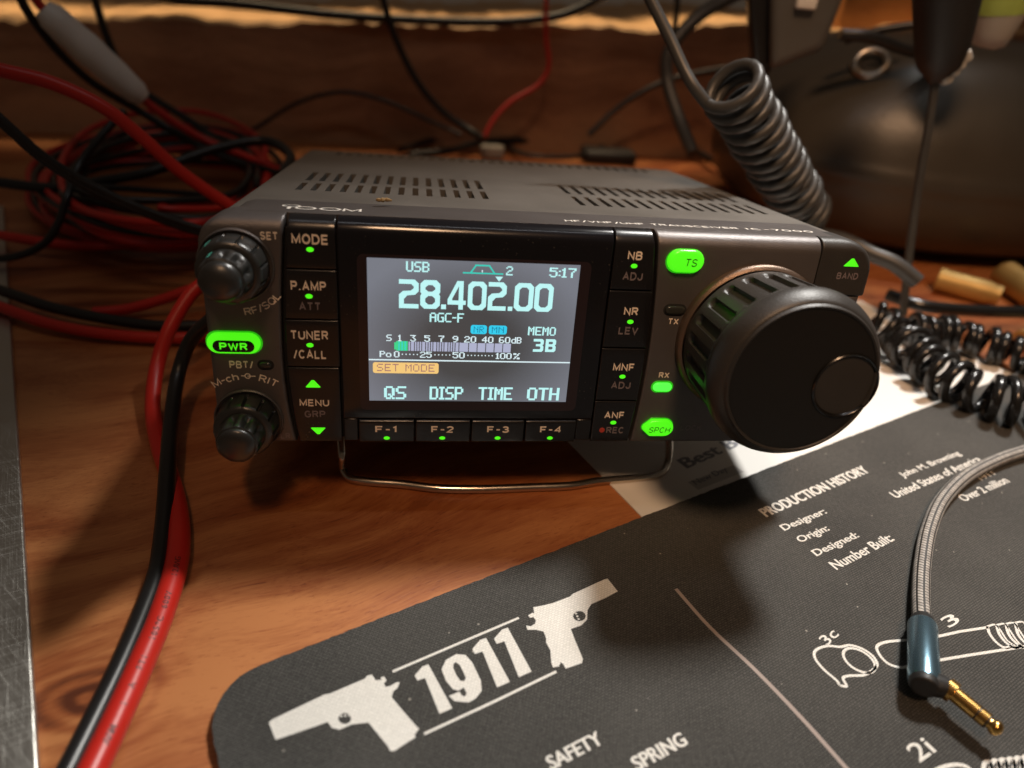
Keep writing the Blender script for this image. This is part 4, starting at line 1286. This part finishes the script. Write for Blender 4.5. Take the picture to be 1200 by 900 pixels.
# cables further back on the left
cable('power_cable', path([(-40, 70, 118), (0, 82, 118), (60, 97, 120), (120, 125, 122), (165, 160, 125), (210, 200, 128), (268, 240, 132), (330, 275, 135), (380, 300, 135)], y=True), 2.4, 'red', 'red cable sagging from the left edge across to the back of the radio')
for k in range(2):
    cable('power_cable', path([(-40, 105+4*k, 110), (0, 138+5*k, 110), (50, 182+5*k, 112), (105, 216+5*k, 116), (165, 244+4*k, 120), (215, 262+5*k, 124), (290, 285+5*k, 130)], y=True), 1.5, 'black',
          ('upper' if k == 0 else 'lower')+' thin black cable of the pair sagging below the red one at left')
cable('power_cable', path([(-30, 270, 8), (20, 279, 8), (80, 287, 7), (140, 287, 7), (200, 278, 8), (270, 262, 10)], z=True), 2.3, 'red', 'red cable lying level with the upper left knob')
cable('power_cable', path([(-30, 348, 5), (15, 365, 5), (60, 380, 4), (120, 391, 3.5), (190, 396, 3.5), (260, 394, 4)], z=True), 2.2, 'red', 'red cable lying level with the power button')
cable('power_cable', path([(-30, 330, 7), (15, 345, 7), (60, 360, 6), (120, 373, 5), (190, 382, 5), (260, 380, 6)], z=True), 2.2, 'black', 'black cable lying just above the red one level with the power button')
cable('power_cable', path([(110, 366, 3), (150, 362, 4), (190, 351, 8), (235, 335, 14), (290, 318, 20)], z=True), 2.1, 'red', 'short dim red cable rising to the radio beside its upper left knob')
# coil of spare cable
coil = empty('cable_coil', P(190, 235, z=0))
tag(coil, 'tangled coil of spare red and black cable heaped behind the left of the radio', 'cable coil')
base = np.array(P(190, 235, z=0))
for kk, (mat, rad, n_loop, ph) in enumerate((('red', 1.7, 6, 0.0), ('black', 1.7, 5, 0.6), ('red', 1.5, 4, 2.1), ('black', 1.6, 4, 3.3))):
    L_ = []
    for i in range(n_loop*14):
        t = 2*math.pi*i/14+ph; k = i/14
        a_ = 140-9*kk+16*math.sin(k*2.1+kk); b_ = 58-4*kk+12*math.cos(k*3.3+kk)
        u, v = 192+a_*math.cos(t)+6*math.sin(3*t+k*2+kk), 232+b_*math.sin(t)+5*math.cos(2*t+k+kk)
        L_.append(P(u, v-5*k-3*kk, z=4+5*k+3*kk+2*math.sin(2*t+k))-base)
    L_ += [P(300, 232, z=14)-base, P(352, 226, z=12)-base]
    mb = MB(); mb.tube(spline(L_, 4), rad, 8); mb.build('red_cable' if mat == 'red' else 'black_cable', M[mat], coil, ang=60)
cable('power_cable', path([(0, 214, 190), (60, 220, 190), (120, 212, 195), (180, 200, 200), (250, 175, 215), (310, 165, 225), (340, 182, 210), (330, 205, 190)], y=True), 2.4, 'black', 'dark cable arching over the top of the coil behind the left of the radio')
cable('power_cable', path([(146, 130, 200), (118, 160, 190), (92, 195, 180), (78, 232, 165), (68, 262, 160), (52, 285, 158), (20, 300, 158), (-30, 306, 158)], y=True), 1.7, 'black', 'thin black cable dropping through the left side of the coil')
# fuse holder on its wires
fh = empty('fuse_holder', P(103, 62, y=230))
tag(fh, 'white inline fuse holder on a red and black wire at upper left', 'fuse holder')
fb = np.array(P(103, 62, y=230))
A_, B_ = P(50, 10, y=225)-fb, P(168, 116, y=238)-fb
q_ = [A_+(B_-A_)*t for t in np.linspace(0, 1, 14)]
rr = [4.5, 6.6, 6.9, 6.9, 6.9, 7.4, 7.4, 7.0, 7.0, 7.0, 6.6, 6.2, 6.0, 4.0]
mb = MB(); mb.tube(q_, rr, 20); mb.build('fuse_body', M['fuse'], fh, ang=60)
cable('red_wire', [p-fb for p in path([(30, -22, 222), (42, 0, 224), (56, 16, 227)], y=True)], 2.0, 'red', None, parent=fh)
cable('red_wire', [p-fb for p in path([(160, 110, 238), (185, 130, 240), (215, 150, 243), (245, 166, 245), (280, 180, 240), (330, 200, 232), (370, 215, 225)], y=True)], 2.0, 'red', None, parent=fh)
cable('black_wire', [p-fb for p in path([(15, -20, 225), (35, 18, 228), (70, 62, 234), (110, 98, 240), (160, 128, 245), (200, 152, 247), (235, 172, 245), (280, 190, 238), (335, 205, 230), (370, 220, 225)], y=True)], 2.0, 'black', None, parent=fh)
cable('power_cable', path([(106, -20, 330), (118, 22, 330), (130, 55, 330), (142, 80, 328), (165, 105, 322), (220, 140, 310), (290, 185, 290), (350, 210, 270)], y=True), 2.3, 'black', 'black cable hanging behind the white fuse holder')
# behind the radio
cable('cord', path([(150, -30, 420), (190, -3, 420), (280, 5, 420), (400, 18, 420), (520, 25, 424), (600, 25, 426), (660, 17, 428), (705, -4, 430), (740, -30, 432)], y=True), 3.2, 'black', 'thick black cord draped along the pale top edge of the back plank', 'cord')
cable('cord', path([(440, -25, 408), (449, 0, 408), (455, 20, 408), (470, 60, 408), (492, 100, 405), (520, 132, 402), (550, 152, 398), (566, 163, 385)], y=True), 2.7, 'black', 'black cord hanging in front of the back plank, left of the thin red one', 'cord')
cable('cord', path([(642, -25, 418), (640, 10, 418), (640, 45, 416), (643, 78, 412), (630, 100, 408), (600, 118, 402), (580, 138, 395), (566, 163, 388)], y=True), 1.8, 'red', 'thin dark red cord hanging down the middle of the back plank', 'cord')
cable('cord', path([(468, 176, 5), (500, 166, 5), (545, 156, 8), (590, 146, 12), (640, 144, 12), (668, 152, 8), (684, 168, 5)], z=True), 2.3, 'black', 'black cord looped on the desk behind the radio, topmost loop', 'cord')
cable('cord', path([(200, 200, 350), (250, 180, 385), (300, 150, 400), (350, 120, 402), (400, 108, 405), (450, 118, 405), (500, 140, 402), (540, 158, 395)], y=True), 1.6, 'black', 'thin black cord bowing low along the left of the back plank', 'cord')
cable('cord', path([(690, 158, 400), (720, 130, 404), (752, 108, 405), (790, 92, 405), (850, 80, 405)], y=True), 2.2, 'black', 'black cord climbing the back plank behind the coiled microphone cord', 'cord')
cable('cord', path([(480, 182, 4), (530, 176, 6), (570, 166, 8), (650, 164, 8), (740, 163, 8), (790, 168, 8), (830, 185, 8), (880, 215, 10)], z=True), 2.8, 'black', 'long black cord lying close behind the lid of the radio', 'cord')
cable('cord', path([(590, 166, 6), (610, 180, 5), (650, 184, 5), (690, 180, 6), (720, 160, 8), (745, 140, 14), (775, 118, 30)], z=True), 2.0, 'black', 'black cord turning up from the desk toward the coiled microphone cord', 'cord')
mb = MB(); pbx = P(712, 190, z=0)
mb.add([], [])
mb.box(pbx[0]-22, pbx[0]+22, pbx[1]-10, pbx[1]+14, 0, 10); pg = mb.build('plug', M['plastic'], bevel=3)
tag(pg, 'small black plug block lying behind the right rear of the radio', 'plug')
mb = MB(); pbx = P(575, 184, z=0)
mb.box(pbx[0]-8, pbx[0]+10, pbx[1]-6, pbx[1]+6, 0, 9); pg = mb.build('lit_patch_block', M['cap'], bevel=2)  # block put in where a lit patch of desk shows behind the lid
tag(pg, 'small pale block standing in for a lit patch of desk behind the radio lid', 'clip')

# coiled microphone cord
mic = []
lead = path([(748, -30, 112), (765, 5, 108), (785, 45, 103), (800, 78, 98), (812, 100, 94), (828, 112, 90)], y=True)
A_ = P(853, 96, y=92); B_ = P(948, 258, y=132)
ax = (B_-A_); La = np.linalg.norm(ax); ax = ax/La
# frame across the coil axis, starting where the lead comes in
e1 = lead[-1]-A_; e1 = e1-ax*(e1@ax); e1 /= np.linalg.norm(e1); e2 = np.cross(ax, e1)
hx = []
turns = 17
for i in range(turns*18+1):
    t = i/18; k = t/turns
    rr = 9.2*(1 if t < turns-1 else 1-0.55*(t-(turns-1)))
    rr *= 1+0.035*math.sin(t*1.7)+0.02*math.sin(t*4.1+1)
    sag = 3.0*math.sin(math.pi*k)
    hx.append(A_+ax*(La*k+0.5*math.sin(t*2.3))+np.array([0.5, -0.4, -0.6])*sag+rr*(e1*math.cos(-2*math.pi*t)+e2*math.sin(-2*math.pi*t)))
p0 = hx[0]
tail = path([(990, 282, 118), (1020, 297, 110), (1048, 309, 104), (1075, 330, 98)], y=True)
allp = spline(lead[:-1]+[p0], 8)[:-1]+hx+spline([hx[-1]]+tail, 8)[1:]
mb = MB(); nt_ = len(allp)-len(hx)-8*(len(lead)-1)
mb.tube(allp, [2.05 if i < len(allp)-nt_ else 2.05+1.3*min(1, (i-len(allp)+nt_)/6) for i in range(len(allp))], 12)
o = mb.build('coiled_cord', M['grey_cord'], ang=60)
tag(o, 'grey coiled microphone cord rising from the right rear of the radio', 'coiled cord')
cable('cord', path([(900, -25, 330), (850, 0, 330), (815, 22, 325), (785, 58, 320), (782, 95, 315), (796, 140, 300), (812, 180, 280)], y=True), 4.2, 'grey_cord', 'smooth grey cord curving behind the coiled microphone cord', 'cord')
cable('cord', path([(795, -25, 400), (792, 20, 400), (786, 60, 398)], y=True), 2.2, 'black', 'thin black cord hanging at the right end of the pale plank edge', 'cord')

# black hand microphone at the top, seen from below
hm = empty('hand_microphone', P(925, 40, y=215))
tag(hm, 'black and grey hand microphone hanging at top right above the coiled cord', 'microphone')
hb = np.array(P(925, 40, y=215))
mb = MB()
f_ = [P(u, v, y=205)-hb for u, v in ((903, 82), (966, 58), (1005, -45), (908, -45))]
g_ = [P(u, v, y=228)-hb for u, v in ((893, 84), (958, 60), (998, -45), (884, -45))]
mb.loft([f_, g_]); o = fix_normals(mb.build('microphone_body', M['plastic_grey'], hm, bevel=4, seg=3))
mb = MB()
f_ = [P(u, v, y=212)-hb for u, v in ((884, 92), (905, 86), (909, -45), (874, -45))]
g_ = [P(u, v, y=240)-hb for u, v in ((880, 90), (900, 84), (904, -45), (870, -45))]
mb.loft([f_, g_]); fix_normals(mb.build('side_grip', M['black'], hm, bevel=3, seg=3))
mb = MB()
c0 = P(945, 4, y=203)-hb
mb.box(c0[0]-5, c0[0]+5, c0[1]-1.5, c0[1]+2, c0[2]-2.5, c0[2]+2.5); mb.build('microphone_key', M['fuse'], hm, bevel=1)

# big dark case on the right
cs = empty('dark_case', (400, 300, 0))
tag(cs, 'large rounded dark brown leather case with a metal eyelet, behind the radio', 'case')
mb = MB()
n1, n2_ = 40, 96
rings = []
for i in range(n1):
    t = i/(n1-1)
    # vertical profile: bulging sides, domed lid with a welt
    zz = 4+114*(1-math.cos(math.pi*t))/2
    sx_ = math.sin(math.pi*(0.16+0.84*t)*1.0)**0.55 if t < 0.999 else 0.02
    w_ = 1.0+0.018*math.exp(-((zz-50)/2.5)**2)
    rings.append([(148*sx_*w_*math.copysign(abs(math.cos(a))**.8, math.cos(a)), 112*sx_*w_*math.copysign(abs(math.sin(a))**.8, math.sin(a)), zz) for a in np.linspace(0, 2*math.pi, n2_, endpoint=False)])
mb.loft(rings); fix_normals(mb.build('case_body', M['leather'], cs, ang=60))
cb = np.array([400.0, 300, 0])
def on_case(u, v):
    for y in np.arange(120, 330, 0.1):
        p = P(u, v, y=y)-cb
        t = math.acos(max(-1, min(1, 1-2*(p[2]-4)/114)))/math.pi
        k = math.sin(math.pi*(0.16+0.84*t))**0.55 if t < 0.999 else 0.02
        if (abs(p[0])/(148*k))**2.5+(abs(p[1])/(112*k))**2.5 < 1: return p
    return P(u, v, y=236)-cb
ey = on_case(1020, 77)
tocam = CAM-(ey+cb); tocam /= np.linalg.norm(tocam)
ea, eb = on_case(1045, 77), on_case(1020, 105); fwd_ = np.cross(eb-ey, ea-ey); fwd_ = fwd_*np.sign(fwd_@tocam); fwd_ = fwd_/np.linalg.norm(fwd_)*0.75+tocam*0.25; fwd_ /= np.linalg.norm(fwd_)
s1 = np.cross(fwd_, [0, 0, 1]); s1 /= np.linalg.norm(s1); s2 = np.cross(s1, fwd_)
mb = MB(); mb.tube([ey+fwd_*2.0+8.3*(s1*math.cos(a)+s2*math.sin(a)) for a in np.linspace(0, 2*math.pi, 33)], 2.4, 10, cap=False); mb.build('eyelet', M['eyelet'], cs, ang=60)
cable('cord', path([(985, 40, 230), (1020, 44, 226), (1060, 58, 226), (1110, 72, 230), (1150, 84, 240), (1210, 108, 250)], y=True), 3.0, 'black', 'black cord lying over the top of the dark leather case', 'cord')
cable('cord', path([(990, 48, 240), (1020, 38, 236), (1050, 32, 232), (1080, 28, 228)], y=True), 2.0, 'black', 'thin black cord running from behind the eyelet to the black plug', 'cord')

# black probe with a grey lead
pr_ = empty('black_probe', P(1108, 45, y=150))
tag(pr_, 'black tapered handle with ribbed end and thin grey lead hanging at top right', 'probe')
pb_ = np.array(P(1108, 45, y=150))
mb = MB()
L_ = [P(1113, -40, y=150), P(1110, 0, y=150), P(1107, 30, y=150), P(1104, 55, y=150), P(1100, 78, y=150), P(1096, 94, y=150), P(1095, 98, y=150)]
mb.tube([p-pb_ for p in L_], [13.5, 12.5, 11.4, 10.5, 8.6, 3.4, 2.4], 24); mb.build('handle', M['plastic'], pr_, ang=60)
mb = MB()
for k in range(4):
    c0 = P(1131-7.5*k, 66+8.5*k, y=148)-pb_; mb.tube([c0+np.array([-1.2, 0, 1.6]), c0+np.array([1.2, 0, -1.6])], 2.6, 12)
mb.build('ribbed_end', M['cap'], pr_, bevel=0.4)
cable('lead', [p-pb_ for p in path([(1096, 92, 150), (1094, 110, 149), (1088, 150, 146), (1079, 200, 142), (1070, 260, 136), (1063, 320, 128), (1058, 370, 122)], y=True)], 1.9, 'grey_cord', None, parent=pr_)
# pale tube with a lime label
tb = empty('pale_tube', P(1165, 20, y=180))
tag(tb, 'pale grey tube with a lime green label at the top right corner', 'tube')
tbb = np.array(P(1165, 20, y=180))
L_ = [P(u, v, y=180)-tbb for u, v in ((1190, -60), (1181, -25), (1172, 4), (1167, 22), (1160, 42), (1156, 52), (1154, 56))]
mb = MB(); mb.tube(L_, [12, 12, 11.6, 10.8, 9.0, 7.5, 4], 24); mb.build('tube_body', M['cap'], tb, ang=60)
mb = MB(); mb.tube([L_[0]*.2+L_[1]*.8, L_[2], L_[2]*.35+L_[3]*.65], [12.25, 11.9, 11.3], 24, cap=False); mb.build('label_band', M['lime'], tb, ang=60)


# coiled black telephone cord at the right
def helix_along(pts, R, turns, r, ph=0.0, nper=16):
    c = spline(pts, 24); cu_ = np.cumsum([0]+[np.linalg.norm(c[i+1]-c[i]) for i in range(len(c)-1)])
    out = []; nrm = np.array([0, 0, 1.0])
    for i in range(turns*nper+1):
        s_ = cu_[-1]*i/(turns*nper); j = int(np.clip(np.searchsorted(cu_, s_)-1, 0, len(c)-2)); t = (s_-cu_[j])/(cu_[j+1]-cu_[j])
        p = c[j]+(c[j+1]-c[j])*t; T = c[j+1]-c[j]; T = T/np.linalg.norm(T)
        nrm = nrm-T*(nrm@T); nrm /= np.linalg.norm(nrm); bn = np.cross(T, nrm)
        a = 2*math.pi*i/nper+ph
        Rv = R*(1+0.10*math.sin(i/nper*1.9+ph)+0.05*math.sin(i/nper*5.3))
        p = p+T*1.1*math.sin(i/nper*2.7+ph)
        out.append(p+Rv*(nrm*math.cos(a)+bn*math.sin(a)))
    return out


hp = helix_along(path([(1020, 372, 14), (1048, 392, 9.5), (1078, 418, 9.5), (1108, 440, 9.5), (1150, 462, 9.5), (1205, 478, 9.5), (1270, 490, 9.5)], z=True), 7.6, 15, 1.9)
mb = MB(); mb.tube(hp, 1.9, 12); o = mb.build('coiled_cord', M['black_cord'], ang=60)
tag(o, 'glossy black coiled cord lying nearest the mat, right of the tuning dial', 'coiled cord')
hp = helix_along(path([(1062, 385, 8), (1100, 390, 8), (1140, 398, 8), (1180, 410, 8), (1220, 424, 8), (1290, 446, 8)], z=True), 6.3, 15, 1.9, 1.0)
mb = MB(); mb.tube(hp, 1.9, 12); o = mb.build('coiled_cord', M['black_cord'], ang=60)
tag(o, 'glossy black coiled cord lying further back, under the straight black cord', 'coiled cord')
cable('cord', path([(1040, 345, 12), (1075, 357, 12), (1110, 362, 12), (1160, 365, 12), (1230, 366, 12)], z=True), 3.0, 'black_cord', 'straight glossy black cord lying above the two coiled cords', 'cord', n=14)
# brass coloured cases on the desk
for k, (u0, v0, u1, v1, rr, lab) in enumerate(((1098, 327, 1172, 347, 6.5, 'brass coloured tube lying behind the straight cord, left one'), (1178, 322, 1222, 352, 8.0, 'brass coloured tube lying behind the straight cord at the right edge'),
                                               (1196, 398, 1230, 392, 4.5, 'small brass coloured tube beside the rear coiled cord'))):
    a, b_ = P(u0, v0, z=rr), P(u1, v1, z=rr)
    L_ = [a+(b_-a)*t for t in (0, .06, .12, .5, .8, .88, 1)]
    mb = MB(); mb.tube(L_, [rr, rr, rr*.96, rr*.96, rr*.95, rr*.8, rr*.78], 20)
    tag(mb.build('brass_tube', M['brass'], bevel=0.3), lab, 'brass tube', 'brass tubes on the desk')

# braided audio cable with angled plug
ac = empty('audio_cable', P(1081, 760, z=ZM))
tag(ac, 'grey braided audio cable with blue right angle jack plug, lying on the black mat', 'audio cable')
ab = np.array(P(1081, 760, z=ZM))
L_ = [p-ab for p in path([(1290, 515, 4.6), (1240, 519, 4.6), (1200, 529, 4.6), (1165, 541, 4.6), (1130, 560, 4.6), (1103, 588, 4.6), (1088, 622, 4.6), (1081, 660, 4.6), (1079, 695, 5.2), (1080, 725, 5.9), (1081, 737, 6.2)], z=True)]
mb = MB(); mb.tube(spline(L_, 14), 2.15, 24); mb.build('braided_cord', M['braid'], ac, ang=60)
c0, c1 = P(1081, 733, z=6.2)-ab, P(1083, 800, z=8.0)-ab
mb = MB(); L_ = [c0+(c1-c0)*t for t in (-.12, 0)]; mb.tube([c0+(c1-c0)*t for t in (-.16, -.1, .02)], [2.0, 2.6, 2.9], 24); mb.build('strain_relief', M['plastic'], ac, ang=60)
mb = MB(); mb.tube([c0+(c1-c0)*t for t in (-.01, 0.0, .02, .97, 1.0)], [2.8, 3.1, 3.25, 3.25, 3.05], 40); mb.build('barrel', M['blue_metal'], ac, ang=50)
c2 = P(1089, 812, z=5.4)-ab; c3 = P(1116, 810, z=4.6)-ab
dr = (c1-c0)/np.linalg.norm(c1-c0)
j0, j1 = P(1112, 808, z=7.8)-ab, P(1174, 859, z=7.4)-ab
mb = MB(); mb.tube([c1-dr*.4, c1+dr*0.6, c1+dr*1.8], [3.0, 3.05, 2.6], 32); mb.tube([c1-dr*1.2+(j0-c1)*.05, c1-dr*.3+(j0-c1)*.4, j0-(j1-j0)*.04], [2.9, 2.7, 2.3], 28); mb.build('elbow', M['plastic'], ac, ang=50, bevel=0.4)
jd = j1-j0; ln = np.linalg.norm(jd); jd = jd/ln


def seg(nm, a, b_, ra, rb_, mat, steps=None):
    mb = MB(); mb.tube([j0+jd*ln*t for t in np.linspace(a, b_, 3)] if steps is None else [j0+jd*ln*t for t in steps[0]], [ra, (ra+rb_)/2, rb_] if steps is None else steps[1], 28); return mb.build(nm, M[mat], ac, ang=40)


seg('plug_collar', -.06, .1, 2.5, 2.5, 'gold')
seg('plug_sleeve', .1, .545, 1.75, 1.75, 'gold')
seg('insulating_ring', .545, .575, 1.72, 1.72, 'black')
seg('plug_ring', .575, .73, 1.75, 1.75, 'gold')
seg('insulating_ring', .73, .76, 1.7, 1.7, 'black')
seg('plug_tip', 0, 0, 0, 0, 'gold', ((.76, .80, .84, .88, .93, .97, 1.0), (1.3, 1.3, 1.6, 1.75, 1.6, 1.2, .6)))
print('built', len(bpy.data.objects), 'objects')
